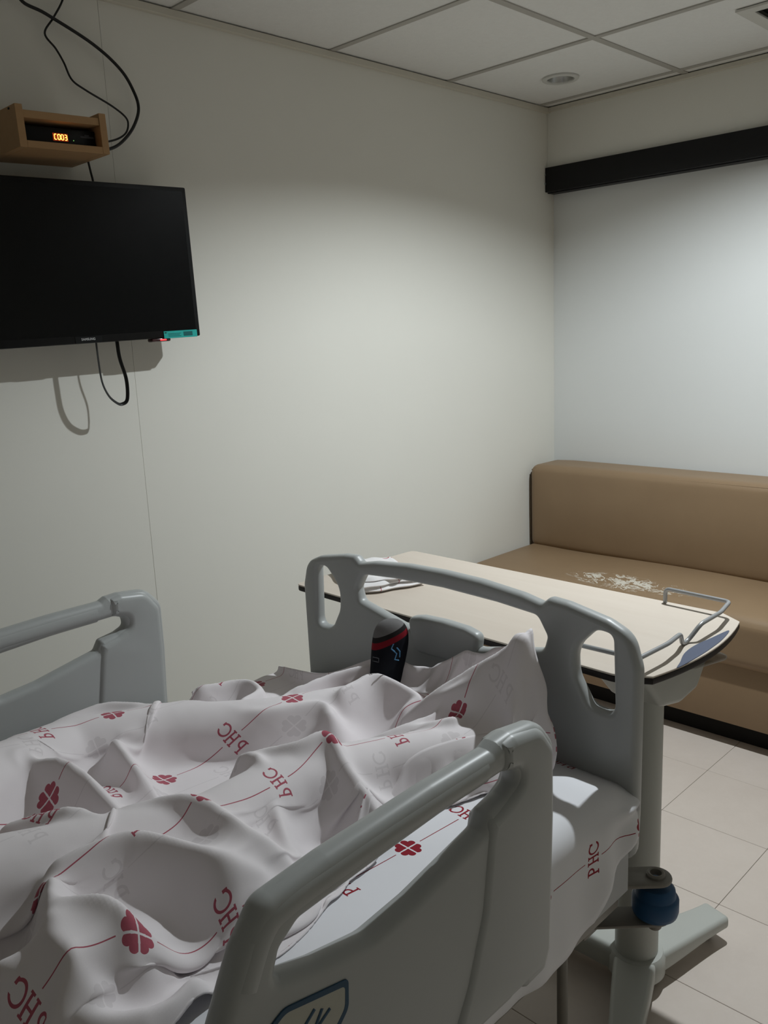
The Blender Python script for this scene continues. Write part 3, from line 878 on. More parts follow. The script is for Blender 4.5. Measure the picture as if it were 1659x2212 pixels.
# side rails
def rail(ymid, sgn, name="side_rail"):
    rl = [(-2.447, 0.905, 0.04), (-2.4475, 0.80, 0.05), (-2.457, 0.590, 0.02), (-2.470, 0.549, 0.02), (-2.520, 0.547, 0.006), (-2.535, 0.558, 0.006), (-2.560, 0.552, 0.01), (-3.045, 0.552, 0.03),
          (-3.072, 0.62, 0.04), (-3.030, 0.800, 0.10), (-2.990, 0.885, 0.03), (-2.958, 0.926, 0.03), (-2.87, 0.935, 0.05), (-2.70, 0.942, 0.08), (-2.588, 0.9425, 0.006), (-2.574, 0.949, 0.006), (-2.545, 0.951, 0.02), (-2.480, 0.944, 0.045)]
    ho = [(-2.560, 0.9035, 0.010), (-2.540, 0.8950, 0.012), (-2.537, 0.8755, 0.014), (-2.560, 0.866, 0.02), (-2.598, 0.860, 0.010), (-2.610, 0.8395, 0.008), (-2.66, 0.829, 0.05), (-2.74, 0.812, 0.08), (-2.815, 0.804, 0.06), (-2.89, 0.818, 0.06), (-2.951, 0.836, 0.010), (-2.940, 0.866, 0.012), (-2.915, 0.884, 0.018), (-2.80, 0.893, 0.06), (-2.66, 0.9015, 0.05)]
    r = plate(name, round_poly(rl, 6), [round_poly(ho, 6)], 0.036, 0.0145, Mxz(ymid), M_plastic, bed, 4, 50)
    # raised end panel that sweeps down from the joint, and the thicker end cap of the hand bar
    ep = [(-2.455, 0.90, 0.03), (-2.455, 0.80, 0.05), (-2.464, 0.59, 0.02), (-2.478, 0.562, 0.02), (-2.70, 0.562, 0.01), (-2.655, 0.64, 0.10), (-2.622, 0.73, 0.12), (-2.607, 0.825, 0.04), (-2.600, 0.852, 0.01), (-2.560, 0.861, 0.02), (-2.532, 0.873, 0.02), (-2.532, 0.898, 0.02), (-2.570, 0.906, 0.006), (-2.570, 0.946, 0.006), (-2.545, 0.949, 0.02), (-2.484, 0.940, 0.04)]
    plate("end_panel", round_poly(ep, 6), [], 0.047, 0.014, Mxz(ymid), M_plastic, r, 4, 50)
    bar = catmull([(-2.60, ymid, 0.921), (-2.70, ymid, 0.9195), (-2.83, ymid, 0.915), (-2.925, ymid, 0.908), (-2.958, ymid, 0.893), (-2.985, ymid, 0.845)], 6)
    tube("hand_bar", bar, 0.0215, M_plastic, r, 16, 0.0205)
    for x in (-2.62, -2.90):
        box("rail_support", (x - 0.022, ymid + (0.006 if sgn > 0 else -0.028), 0.36), (x + 0.022, ymid + (0.028 if sgn > 0 else -0.006), 0.60), M_bracket, r, bevel=0.004)
        y2 = BY + (-0.40 if sgn > 0 else 0.40)
        box("rail_bracket", (x - 0.020, min(ymid, y2), 0.36), (x + 0.020, max(ymid, y2), 0.395), M_bracket, r, bevel=0.004)
    return r
RR = rail(-1.640, 1)
LR = rail(-0.612, -1)
# blue outlined label on the near rail
sy_ = -1.6643
lab = plate("rail_label", round_poly([(-2.8600, 0.7790, 0.008), (-2.8620, 0.748, 0.02), (-2.895, 0.715, 0.02), (-2.975, 0.715, 0.01), (-2.968, 0.788, 0.02), (-2.945, 0.799, 0.02)], 6), [], 0.0016, 0.0005, Mxz(sy_ + 0.0054), M_stickerbase, bed, 1)
ob_ = round_poly([(-2.8570, 0.7820, 0.008), (-2.8590, 0.746, 0.02), (-2.894, 0.711, 0.02), (-2.979, 0.711, 0.01), (-2.972, 0.790, 0.02), (-2.946, 0.8025, 0.02)], 6)
ib_ = round_poly([(-2.8630, 0.7755, 0.006), (-2.8650, 0.7495, 0.018), (-2.897, 0.7185, 0.02), (-2.972, 0.7185, 0.01), (-2.965, 0.786, 0.018), (-2.9445, 0.7955, 0.018)], 6)
plate("label_border", ob_, [ib_], 0.0022, 0.0005, Mxz(sy_ + 0.0054), M_stickerblue, lab, 1)
for a, b, c, d in ((-2.935, 0.755, -2.907, 0.776), (-2.912, 0.748, -2.897, 0.770), (-2.905, 0.752, -2.886, 0.763)):
    tube("label_mark", [(a, sy_ + 0.0043, b), (c, sy_ + 0.0043, d)], 0.0024, M_stickerblue, lab, 8, 0.0006)

# frame under the mattress
for y in (BY - 0.36, BY + 0.36):
    box("long_beam", (-4.10, y - 0.025, 0.36), (-2.13, y + 0.025, 0.42), M_bracket, bed, bevel=0.005)
for x in (-2.16, -2.9, -3.6, -4.07):
    box("cross_beam", (x - 0.025, BY - 0.36, 0.365), (x + 0.025, BY + 0.36, 0.415), M_bracket, bed, bevel=0.005)
box("mattress_deck", (-4.10, BY - 0.43, 0.42), (-2.12, BY + 0.43, 0.452), M_bracket, bed, bevel=0.006)
for x in (-2.62, -3.9):
    for y in (BY - 0.30, BY + 0.30):
        tube("bed_leg", [(x, y, 0.10), (x, y, 0.37)], 0.024, M_bracket, bed, 16)
        wme = lathe_mesh([(0.0, -0.018), (0.05, -0.018), (0.06, -0.012), (0.06, 0.012), (0.05, 0.018), (0.0, 0.018)], (0, 0, 0), 28)
        wme.transform(Matrix.Translation((x, y, 0.060)) @ Matrix.Rotation(math.radians(90), 4, 'X'))
        link("bed_caster", wme, M_rubber, bed, 40)
tube("hanging_rod", [(-2.155, BY - 0.33, 0.105), (-2.155, BY - 0.33, 0.37)], 0.0105, M_bracket, bed, 16)
tube("footboard_socket", [(-2.125, BY - 0.385, 0.445), (-2.055, BY - 0.385, 0.430)], 0.012, M_steel, bed, 16)
tube("footboard_socket", [(-2.125, BY + 0.385, 0.445), (-2.055, BY + 0.385, 0.430)], 0.012, M_steel, bed, 16)
for s in (-1, 1):
    box("footboard_post", (-2.13, BY + s * 0.30 - 0.02, 0.40), (-2.09, BY + s * 0.30 + 0.02, 0.56), M_bracket, bed, bevel=0.004)
def bumper(s):
    c = Vector((-2.030, BY + s * 0.455))
    a = Vector((-2.135, BY + s * 0.345))
    d = (c - a).normalized(); n = Vector((-d.y, d.x))
    def arm(w0, w1, ext):
        pts = [a + n * w0, a - n * w0]
        for k in range(13):
            t_ = -math.pi / 2 + math.pi * k / 12
            pts.append(c + d * w1 * math.cos(t_) * ext + n * w1 * math.sin(t_))
        return pts
    br = box("bumper_mount", (a.x - 0.03, min(a.y, a.y + s * 0.02) - 0.02, 0.345), (a.x + 0.035, max(a.y, a.y + s * 0.02) + 0.02, 0.445), M_bracket, bed, bevel=0.008)
    hole = [c + Vector((0.011 * math.cos(2 * math.pi * k / 20), 0.011 * math.sin(2 * math.pi * k / 20))) for k in range(20)]
    plate("bumper_bracket", arm(0.030, 0.030, 1.0), [hole], 0.008, 0.003, Mxy(0.446), M_bracket, br, 2)
    link("bracket_boss", lathe_mesh([(0.011, -0.004), (0.011, 0.008), (0.014, 0.009), (0.0175, 0.006), (0.018, -0.004)], (c.x, c.y, 0.448), 28, True), M_bracket, br, 40)
    plate("bumper_bracket", arm(0.030, 0.028, 1.0), [], 0.007, 0.003, Mxy(0.362), M_bracket, br, 2)
    link("bumper_wheel", lathe_mesh([(0.0, 0.0), (0.035, 0.0), (0.041, 0.005), (0.0435, 0.014), (0.0435, 0.036), (0.041, 0.040), (0.038, 0.042), (0.036, 0.056), (0.030, 0.062), (0.0, 0.062)], (c.x, c.y, 0.3685), 36), M_bluewheel, br, 40)
    link("bumper_bolt", lathe_mesh([(0.0, -0.020), (0.011, -0.020), (0.013, -0.017), (0.013, 0.0), (0.0, 0.0)], (c.x, c.y, 0.359), 24), M_bracket, br, 40)
bumper(-1); bumper(1)

# mattress and fitted sheet
MY0, MY1, MX1, MX0 = -1.588, -0.700, -2.108, -4.08
def mat_top(x):
    t_ = max(0.0, min(1.0, (-2.35 - x) / 0.65))
    return 0.672 + 0.050 * t_ * t_ * (3 - 2 * t_)
def sheet_profile(x, off, drop):
    """closed-down cross profile of the mattress / sheet at x: list of (y, z, arc)"""
    zt = mat_top(x)
    e = max(0.0, min(1.0, (MX1 - x) / 0.10))
    zt -= 0.026 * (1 - e) ** 2
    r = 0.045
    y0, y1 = MY0 - off, MY1 + off
    pr = []
    zb = drop
    n = 10
    for k in range(n + 1): pr.append((y0, zb + (zt + off - r - zb) * k / n))
    for k in range(1, 8):
        a = math.pi - math.pi / 2 * k / 8
        pr.append((y0 + r + r * math.cos(a), zt + off - r + r * math.sin(a)))
    m = 40
    for k in range(m + 1): pr.append((y0 + r + (y1 - y0 - 2 * r) * k / m, zt + off))
    for k in range(1, 8):
        a = math.pi / 2 - math.pi / 2 * k / 8
        pr.append((y1 - r + r * math.cos(a), zt + off - r + r * math.sin(a)))
    for k in range(n + 1): pr.append((y1, zt + off - r - (zt + off - r - zb) * k / n))
    return pr
def loft(name, xs, fn, mat, closed_bottom=False, cap0=False, uvs=True, parent=None):
    rings = [fn(x) for x in xs]
    n = len(rings[0])
    V = [q for r in rings for q in r]
    Fc = []
    for i in range(len(rings) - 1):
        for k in range(n - 1):
            Fc.append((i * n + k, i * n + k + 1, (i + 1) * n + k + 1, (i + 1) * n + k))
        if closed_bottom: Fc.append((i * n + n - 1, i * n, (i + 1) * n, (i + 1) * n + n - 1))
    if closed_bottom:
        Fc.append(tuple(range(n))); Fc.append(tuple((len(rings) - 1) * n + k for k in range(n - 1, -1, -1)))
    me = mesh_from(V, Fc)
    if uvs:
        ul = me.uv_layers.new(name="UVMap")
        A = []
        for i, r in enumerate(rings):
            s = 0; arcs = [0]
            for k in range(1, n):
                s += (Vector(r[k]) - Vector(r[k - 1])).length; arcs.append(s)
            mid_ = min(range(n), key=lambda k: abs(r[k][1] + 1.45) + (10 if r[k][2] < mat_top(r[k][0]) - 0.01 else 0))
            off = arcs[mid_] + (r[mid_][1] * -1 - 1.45)
            A.append([a - off - 1.45 for a in arcs])
        for lp in me.loops:
            i, k = divmod(lp.vertex_index, n)
            ul.data[lp.index].uv = (V[lp.vertex_index][0] if i > 0 else V[lp.vertex_index][0], A[i][k])
    bm = bmesh.new(); bm.from_mesh(me); bmesh.ops.recalc_face_normals(bm, faces=bm.faces); bm.to_mesh(me); bm.free()
    return link(name, me, mat, parent, 80)
xsM = [MX1 - 0.002 - (MX1 - MX0) * k / 40 for k in range(41)]
tag(loft("mattress", xsM, lambda x: [(x, y, z) for y, z in sheet_profile(x, 0.0, 0.455)], M_mattress, True, uvs=False), "thick hospital mattress under the white printed sheet", "mattress")
def sheet_ring(x0):
    x = min(x0, MX1 + 0.006)
    over = max(0.0, x0 - (MX1 + 0.006))
    pr = sheet_profile(x, 0.006, 0.462)
    out = []
    d = MX1 - x
    foot = math.exp(-(d / 0.13) ** 2)
    n = len(pr)
    for k, (y, z) in enumerate(pr):
        zt = mat_top(x)
        down = max(0.0, zt - 0.02 - z)
        side = 1 if y < BY else -1
        bul = 0.0
        if y < MY0 + 0.08 or y > MY1 - 0.08:
            hang = min(1.0, down / 0.16)
            bul = hang * (0.004 * math.sin(x * 34 + 1.0) + 0.0015 * math.sin(x * 81 + 2.0) + 0.004) + foot * hang * (0.010 + 0.012 * math.sin(x * 70))
            bul += foot * 0.010 * math.exp(-((down - 0.03) / 0.03) ** 2)
        zz = z
        if z < zt - 0.03:   # the hem rises towards the foot corner
            zh = float(np.interp(d, (-0.01, 0.0, 0.04, 0.08, 0.11, 0.14, 0.20, 0.30, 0.5), (0.60, 0.595, 0.562, 0.535, 0.510, 0.474, 0.452, 0.452, 0.462)))
            zz = zt - 0.03 - (zt - 0.03 - z) * (zt - 0.03 - zh) / (zt - 0.03 - 0.462)
        else:
            zz = z + 0.0022 * math.sin(x * 17 + y * 9) + 0.003 * math.exp(-((y + 1.40 + 0.25 * (x + 2.5)) / 0.018) ** 2) * (1 if -2.75 < x < -2.25 else 0)
        out.append((x, y - side * bul, zz))
    return out
xsS = [MX1 + 0.006 - 0.0105 * k for k in range(120)] + [MX1 - 1.26 - 0.03 * k for k in range(24)]
sheet = loft("fitted_sheet", xsS, sheet_ring, M_sheet)
# close the foot end with a drop that tucks between mattress and footboard
tag(sheet, "white fitted sheet with dark red clover print on the mattress", "bed sheet")
bm = bmesh.new(); bm.from_mesh(sheet.data)
n_ring = len(sheet_ring(xsS[0]))
bm.verts.ensure_lookup_table()
uvl = bm.loops.layers.uv.active
first = [bm.verts[k] for k in range(n_ring)]
low = [bm.verts.new((v_.co.x + 0.001, v_.co.y, max(0.47, v_.co.z - min(0.14, 0.015 + 0.9 * max(0.0, min(v_.co.y - MY0, MY1 - v_.co.y)))))) if v_.co.z > 0.62 else bm.verts.new((v_.co.x + 0.0005, v_.co.y + (0.02 if v_.co.y < BY else -0.02), min(v_.co.z, 0.52))) for v_ in first]
for k in range(n_ring - 1):
    if first[k].co.z > 0.60 and first[k + 1].co.z > 0.60:
        f = bm.faces.new((first[k], low[k], low[k + 1], first[k + 1])); f.smooth = True
        for lp in f.loops: lp[uvl].uv = (lp.vert.co.x + (0.14 if lp.vert in (low[k], low[k + 1]) else 0), lp.vert.co.y)
for v_ in low:
    if not v_.link_faces: bm.verts.remove(v_)
bmesh.ops.recalc_face_normals(bm, faces=bm.faces)
bm.to_mesh(sheet.data); bm.free()
sol = sheet.modifiers.new("thickness", 'SOLIDIFY'); sol.thickness = 0.0015; sol.offset = 1.0

# ------------------------------------------------------------------ person under the blanket (lower body) and sock
LEG_L = [(-3.16, -1.03, 0.790, 0.070), (-2.95, -0.90, 0.765, 0.060), (-2.78, -0.83, 0.745, 0.050), (-2.62, -0.90, 0.738, 0.046), (-2.45, -1.02, 0.735, 0.040), (-2.29, -1.075, 0.732, 0.033), (-2.215, -1.088, 0.732, 0.030)]
LEG_R = [(-3.16, -1.19, 0.790, 0.070), (-2.95, -1.25, 0.775, 0.060), (-2.78, -1.28, 0.760, 0.050), (-2.62, -1.26, 0.755, 0.046), (-2.45, -1.29, 0.735, 0.040), (-2.31, -1.36, 0.732, 0.033), (-2.235, -1.385, 0.732, 0.030)]
FOOT2 = (Vector((-2.225, -1.385, 0.690)), Vector((-2.178, -1.404, 0.915)), Vector((-1, -0.1, 0.1)))

def leg_rings(path, radii):
    return catmull(path, 6), radii
def skin_body(name, verts, edges, radii, mat, root):
    me = mesh_from(verts, []); me.edges.add(len(edges))
    for i, (a, b) in enumerate(edges): me.edges[i].vertices = (a, b)
    ob = bpy.data.objects.new(name, me); COL.objects.link(ob)
    md = ob.modifiers.new("skin", 'SKIN'); md.use_smooth_shade = True
    for i, r in enumerate(radii):
        me.skin_vertices[0].data[i].radius = (r, r)
        me.skin_vertices[0].data[i].use_root = (i == root)
    sd = ob.modifiers.new("sub", 'SUBSURF'); sd.levels = 2; sd.render_levels = 2
    dg = bpy.context.evaluated_depsgraph_get()
    m2 = bpy.data.meshes.new_from_object(ob.evaluated_get(dg))
    COL.objects.unlink(ob); bpy.data.objects.remove(ob)
    m2.materials.clear()
    return link(name, m2, mat, None, 179)
PV = [(-3.42, -1.13, 0.80), (-3.25, -1.12, 0.80)]
PR = [0.080, 0.080]
PE = [(0, 1)]
for L_ in (LEG_L, LEG_R + [(-2.216, -1.380, 0.770, 0.017), (-2.200, -1.385, 0.820, 0.012)]):
    prev = 1
    for (x, y, z, r) in L_:
        PV.append((x, y, z)); PR.append(r); PE.append((prev, len(PV) - 1)); prev = len(PV) - 1
person = skin_body("person", PV, PE, PR, M_skin, 1)
tag(person, "person lying under the blanket, one dark socked foot sticking out", "person")

def foot_sock(heel, toe, up, wide, parent):
    """sock: rings from ankle down over the heel and up to the toes; foot points along (toe-heel)"""
    heel, toe = Vector(heel), Vector(toe)
    ax = (toe - heel).normalized(); L = (toe - heel).length
    inst = Vector(up); inst = (inst - ax * inst.dot(ax)).normalized()    # direction from sole to instep
    sd = ax.cross(inst).normalized()
    prof = [(0.00, 0.026, 0.020, 0.022), (0.06, 0.034, 0.036, 0.030), (0.18, 0.036, 0.046, 0.040), (0.34, 0.036, 0.043, 0.040), (0.50, 0.040, 0.036, 0.033), (0.66, 0.045, 0.030, 0.025), (0.78, 0.047, 0.026, 0.020), (0.88, 0.0445, 0.023, 0.017), (0.95, 0.037, 0.019, 0.014), (0.99, 0.024, 0.013, 0.009), (1.005, 0.008, 0.005, 0.004)]
    V, Fc = [], []
    S = 20
    for (s, w, h, off) in prof:
        c = heel + ax * L * s + inst * off * 0.9
        for k in range(S):
            a = 2 * math.pi * k / S
            V.append(c + sd * w * 0.87 * math.cos(a) + inst * h * math.sin(a))
    for i in range(len(prof) - 1):
        for k in range(S):
            Fc.append((i * S + k, i * S + (k + 1) % S, (i + 1) * S + (k + 1) % S, (i + 1) * S + k))
    Fc.append(tuple(range(S - 1, -1, -1))); Fc.append(tuple((len(prof) - 1) * S + k for k in range(S)))
    me = mesh_from(V, Fc)
    bm = bmesh.new(); bm.from_mesh(me); bmesh.ops.recalc_face_normals(bm, faces=bm.faces); bm.to_mesh(me); bm.free()
    o = link("sock", me, M_sock, parent, 179)
    md = o.modifiers.new("sub", 'SUBSURF'); md.levels = 2; md.render_levels = 2
    return o, ax, inst, sd
HEEL, TOE, INST = Vector((-2.200, -1.085, 0.690)), Vector((-2.168, -1.076, 0.886)), Vector((-1, -0.35, 0.1))
sock, ax_, inst_, sd_ = foot_sock(HEEL, TOE, INST, 0.045, person)
tag(sock, "black sock with red band and grey toe")
cuff = tube("sock_cuff", catmull([(-2.205, -1.088, 0.728), (-2.25, -1.09, 0.736), (-2.30, -1.085, 0.738)], 5), 0.031, M_sock, person, 20)
# embroidered marks on the sock
def mark(pts, mat, r=0.0013):
    base = HEEL + ax_ * 0.130
    P = []
    for a, b in pts:
        ang = -a / 0.037
        P.append(base + ax_ * b + inst_ * (0.030 + 0.0335 * math.cos(ang)) + sd_ * (0.0375 * math.sin(ang)))
    return tube("sock_embroidery", P, r, mat, sock, 6)
mark([(-0.026, 0.028), (-0.022, 0.018), (-0.030, 0.012)], M_sockblue)
mark([(-0.022, 0.018), (-0.034, 0.008), (-0.030, -0.004), (-0.040, -0.006)], M_sockblue)
mark([(-0.034, 0.020), (-0.042, 0.012), (-0.042, 0.000)], M_sockblue)
mark([(0.004, -0.012), (0.020, -0.012), (0.020, -0.004), (0.004, -0.004), (0.004, -0.012)], M_sockgrey, 0.0009)

# ------------------------------------------------------------------ blanket
# supports of the cloth: crests where the blanket lies over limbs and its own bunched layers (x, y, z), slope
FOLDS = [
    (2.0, [(-2.895, -0.807, 0.770), (-2.819, -0.773, 0.785), (-2.689, -0.780, 0.800), (-2.625, -0.866, 0.800), (-2.556, -0.906, 0.795), (-2.524, -0.995, 0.790), (-2.474, -1.044, 0.790), (-2.395, -1.087, 0.790), (-2.406, -1.129, 0.785)]),
    (2.6, [(-2.743, -0.933, 0.800), (-2.756, -1.038, 0.775), (-2.756, -1.083, 0.745)]),
    (2.0, [(-2.913, -0.898, 0.800), (-2.892, -0.936, 0.815), (-2.868, -0.997, 0.830), (-2.859, -1.071, 0.820), (-2.858, -1.152, 0.800)]),
    (2.0, [(-3.008, -1.122, 0.830), (-2.974, -1.152, 0.840), (-2.943, -1.197, 0.855), (-2.932, -1.233, 0.840), (-2.922, -1.251, 0.820)]),
    (2.0, [(-2.908, -1.202, 0.820), (-2.885, -1.221, 0.835), (-2.848, -1.249, 0.845), (-2.819, -1.289, 0.855), (-2.804, -1.322, 0.850), (-2.802, -1.395, 0.845), (-2.769, -1.419, 0.810), (-2.752, -1.439, 0.770)]),
    (2.0, [(-3.018, -1.309, 0.860), (-2.954, -1.319, 0.865), (-2.918, -1.337, 0.865), (-2.881, -1.384, 0.850), (-2.856, -1.428, 0.840), (-2.811, -1.442, 0.800)]),
    (2.6, [(-3.035, -1.333, 0.860), (-3.073, -1.416, 0.860), (-3.075, -1.461, 0.850)]),
    (2.6, [(-3.047, -1.384, 0.860), (-3.014, -1.420, 0.865), (-3.003, -1.443, 0.855)]),
    (2.0, [(-3.122, -1.391, 0.830), (-3.104, -1.448, 0.810), (-3.074, -1.497, 0.790), (-3.006, -1.519, 0.770), (-2.958, -1.510, 0.770)]),
    (2.6, [(-2.648, -1.182, 0.815), (-2.650, -1.234, 0.825), (-2.691, -1.319, 0.800), (-2.723, -1.388, 0.775), (-2.729, -1.414, 0.760)]),
    (2.0, [(-2.628, -1.206, 0.820), (-2.590, -1.256, 0.835), (-2.539, -1.273, 0.840), (-2.553, -1.325, 0.815), (-2.566, -1.399, 0.775), (-2.563, -1.431, 0.735)]),
    (2.6, [(-2.343, -1.090, 0.800), (-2.256, -1.087, 0.800), (-2.246, -1.130, 0.800), (-2.243, -1.202, 0.785), (-2.280, -1.199, 0.770)]),
    (3.3, [(-2.154, -1.413, 0.930), (-2.173, -1.396, 0.920), (-2.226, -1.351, 0.885), (-2.250, -1.293, 0.840), (-2.283, -1.251, 0.800), (-2.312, -1.226, 0.770)]),
    (3.3, [(-2.150, -1.399, 0.905), (-2.185, -1.383, 0.885), (-2.253, -1.340, 0.855), (-2.272, -1.287, 0.820), (-2.277, -1.256, 0.790)]),
    (3.2, [(-2.185, -1.382, 0.775), (-2.204, -1.353, 0.800), (-2.242, -1.318, 0.800), (-2.315, -1.290, 0.790), (-2.377, -1.255, 0.775), (-2.430, -1.211, 0.750)]),
    (3.3, [(-2.293, -1.344, 0.800), (-2.346, -1.295, 0.785), (-2.414, -1.232, 0.755)]),
    (3.2, [(-2.277, -1.330, 0.790), (-2.269, -1.350, 0.755), (-2.253, -1.373, 0.715)]),
    (3.2, [(-2.361, -0.975, 0.775), (-2.274, -0.993, 0.785), (-2.206, -1.057, 0.800), (-2.189, -1.115, 0.800), (-2.162, -1.165, 0.800)]),
    (2.6, [(-2.447, -0.748, 0.745), (-2.364, -0.786, 0.745), (-2.378, -0.872, 0.755), (-2.449, -0.903, 0.760)]),
    (3.3, [(-2.313, -0.940, 0.760), (-2.407, -0.973, 0.770)]),
]
# creases where the cloth sinks between them
CREASES = [
    (1.6, [(-2.874, -1.176, 0.775), (-2.840, -1.195, 0.772), (-2.811, -1.251, 0.772), (-2.792, -1.296, 0.785)]),
    (1.3, [(-2.771, -1.032, 0.735), (-2.745, -1.077, 0.735), (-2.671, -1.118, 0.735), (-2.602, -1.109, 0.740), (-2.518, -1.075, 0.745)]),
    (1.3, [(-2.464, -1.096, 0.745), (-2.376, -1.094, 0.735), (-2.379, -1.137, 0.730)]),
    (1.6, [(-2.814, -0.899, 0.755), (-2.772, -0.926, 0.750), (-2.767, -1.013, 0.745)]),
    (1.6, [(-2.945, -1.004, 0.775), (-2.891, -1.013, 0.770), (-2.857, -1.046, 0.765), (-2.842, -1.107, 0.760)]),
    (1.5, [(-2.620, -1.168, 0.755), (-2.676, -1.258, 0.755), (-2.699, -1.325, 0.745), (-2.718, -1.399, 0.735)]),
    (1.3, [(-2.557, -1.222, 0.765), (-2.613, -1.306, 0.745), (-2.654, -1.392, 0.728)]),
    (1.3, [(-2.412, -1.198, 0.725), (-2.447, -1.309, 0.715), (-2.357, -1.302, 0.710), (-2.285, -1.306, 0.710)]),
    (1.8, [(-2.294, -1.023, 0.745), (-2.327, -1.072, 0.735), (-2.354, -1.117, 0.732)]),
    (1.6, [(-2.149, -1.155, 0.775), (-2.203, -1.154, 0.750), (-2.269, -1.199, 0.742)]),
    (1.8, [(-2.139, -1.316, 0.845), (-2.192, -1.260, 0.800), (-2.231, -1.233, 0.775)]),
    (1.8, [(-2.178, -1.339, 0.810), (-2.201, -1.284, 0.795), (-2.255, -1.236, 0.765), (-2.313, -1.204, 0.745)]),
    (1.6, [(-2.144, -1.378, 0.820), (-2.156, -1.402, 0.775), (-2.178, -1.428, 0.745)]),
    (1.3, [(-2.275, -0.759, 0.720), (-2.248, -0.835, 0.725), (-2.191, -0.851, 0.730)]),
    (1.2, [(-2.429, -0.789, 0.735), (-2.409, -0.880, 0.745), (-2.374, -0.960, 0.755)]),
    (1.2, [(-3.000, -1.269, 0.800), (-3.003, -1.349, 0.800), (-3.002, -1.408, 0.810)]),
    (1.0, [(-2.904, -1.334, 0.800), (-2.947, -1.373, 0.800)]),
]
NBX, NBY = 156, 136
REST_X, REST_Y = 1.44, 1.20
FOOT_EDGE = [(-2.205, -0.715, 0.702), (-2.215, -0.90, 0.735), (-2.200, -1.060, 0.806), (-2.165, -1.165, 0.802), (-2.152, -1.300, 0.885), (-2.150, -1.410, 0.948), (-2.166, -1.440, 0.82), (-2.125, -1.448, 0.690)]
NEAR_EDGE = [(-2.125, -1.448, 0.690), (-2.25, -1.405, 0.69), (-2.44, -1.345, 0.70), (-2.58, -1.395, 0.70), (-2.69, -1.45, 0.71), (-2.80, -1.505, 0.72), (-2.94, -1.52, 0.73), (-3.10, -1.545, 0.735), (-3.42, -1.55, 0.74)]
FAR_EDGE = [(-2.205, -0.715, 0.702), (-2.35, -0.712, 0.70), (-2.60, -0.705, 0.705), (-2.85, -0.705, 0.73), (-3.10, -0.72, 0.735), (-3.42, -0.74, 0.74)]
def drape():
    def resample(pts, n):
        P = np.array([tuple(p) for p in catmull(pts, 12)], float)
        s = np.concatenate([[0], np.cumsum(np.linalg.norm(np.diff(P, axis=0), axis=1))]); s /= s[-1]
        t = np.linspace(0, 1, n)
        return np.stack([np.interp(t, s, P[:, k]) for k in range(3)], 1)
    # support height on a fine plan grid
    gx0, gx1, gy0, gy1, gs = -3.50, -2.06, -1.75, -0.60, 0.006
    GX = np.arange(gx0, gx1, gs); GY = np.arange(gy0, gy1, gs)
    XX, YY = np.meshgrid(GX, GY)
    Hs = np.array([mat_top(x) for x in GX])[None, :] + np.zeros_like(XX) + 0.011
    Hs = np.where((YY < MY0) | (YY > MY1), Hs - 4.0 * np.maximum(np.maximum(MY0 - YY, YY - MY1), 0) , Hs)
    def line_field(pts):
        P = np.array([tuple(p) for p in catmull(pts, 7)], float)
        dm = np.full_like(XX, 9.0); zm = np.zeros_like(XX)
        for a, b in zip(P[:-1], P[1:]):
            dx, dy = b[0] - a[0], b[1] - a[1]
            t = np.clip(((XX - a[0]) * dx + (YY - a[1]) * dy) / max(dx * dx + dy * dy, 1e-9), 0, 1)
            d = np.hypot(XX - (a[0] + t * dx), YY - (a[1] + t * dy))
            near_ = d < dm
            dm = np.where(near_, d, dm); zm = np.where(near_, a[2] + t * (b[2] - a[2]), zm)
        return dm, zm
    for slope, pts in FOLDS:
        d, z = line_field(pts)
        Hs = np.maximum(Hs, z - slope * (np.sqrt(d * d + 0.003 ** 2) - 0.003))
    Hu = np.full_like(XX, 9.0)
    for slope, pts in CREASES:
        d, z = line_field(pts)
        Hu = np.minimum(Hu, z + slope * (np.sqrt(d * d + 0.006 ** 2) - 0.006) + np.where(d > 0.09, 9.0, 0.0))
    foot2 = [(*(FOOT2[0].lerp(FOOT2[1], k / 5)), (0.030, 0.028, 0.024, 0.018, 0.012, 0.006)[k]) for k in range(6)]
    for L_ in ([(-3.42, -1.13, 0.80, 0.085), (-3.25, -1.12, 0.80, 0.085)], LEG_L, LEG_R, foot2):
        for p_, q_ in zip(L_[:-1], L_[1:]):
            for k in range(16):
                x, y, z, r = [p_[c] + (q_[c] - p_[c]) * k / 15 for c in range(4)]
                d2 = (XX - x) ** 2 + (YY - y) ** 2; R_ = r + 0.012
                Hs = np.maximum(Hs, np.where(d2 < R_ * R_, z + np.sqrt(np.maximum(R_ * R_ - d2, 0)), 0))
    Hu = np.maximum(Hu, Hs + 0.003)
    def height(P, Hs=Hs):
        fx = np.clip((P[..., 0] - gx0) / gs, 0, len(GX) - 1.001); fy = np.clip((P[..., 1] - gy0) / gs, 0, len(GY) - 1.001)
        i = fx.astype(int); j = fy.astype(int); u = fx - i; v = fy - j
        return Hs[j, i] * (1 - u) * (1 - v) + Hs[j, i + 1] * u * (1 - v) + Hs[j + 1, i] * (1 - u) * v + Hs[j + 1, i + 1] * u * v
    # start: plan patch between the four hems
    foot = resample(list(reversed(FOOT_EDGE)), NBY); near = resample(NEAR_EDGE, NBX)[::-1]; far = resample(FAR_EDGE, NBX)[::-1]
    head = near[0][None] + (far[0] - near[0])[None] * np.linspace(0, 1, NBY)[:, None]
    s = np.linspace(0, 1, NBX)[None, :, None]; t = np.linspace(0, 1, NBY)[:, None, None]
    P = (1 - t) * near[None] + t * far[None] + (1 - s) * head[:, None] + s * foot[:, None] \
        - ((1 - s) * (1 - t) * near[0] + s * (1 - t) * near[-1] + (1 - s) * t * far[0] + s * t * far[-1])
    rs = np.random.RandomState(4)
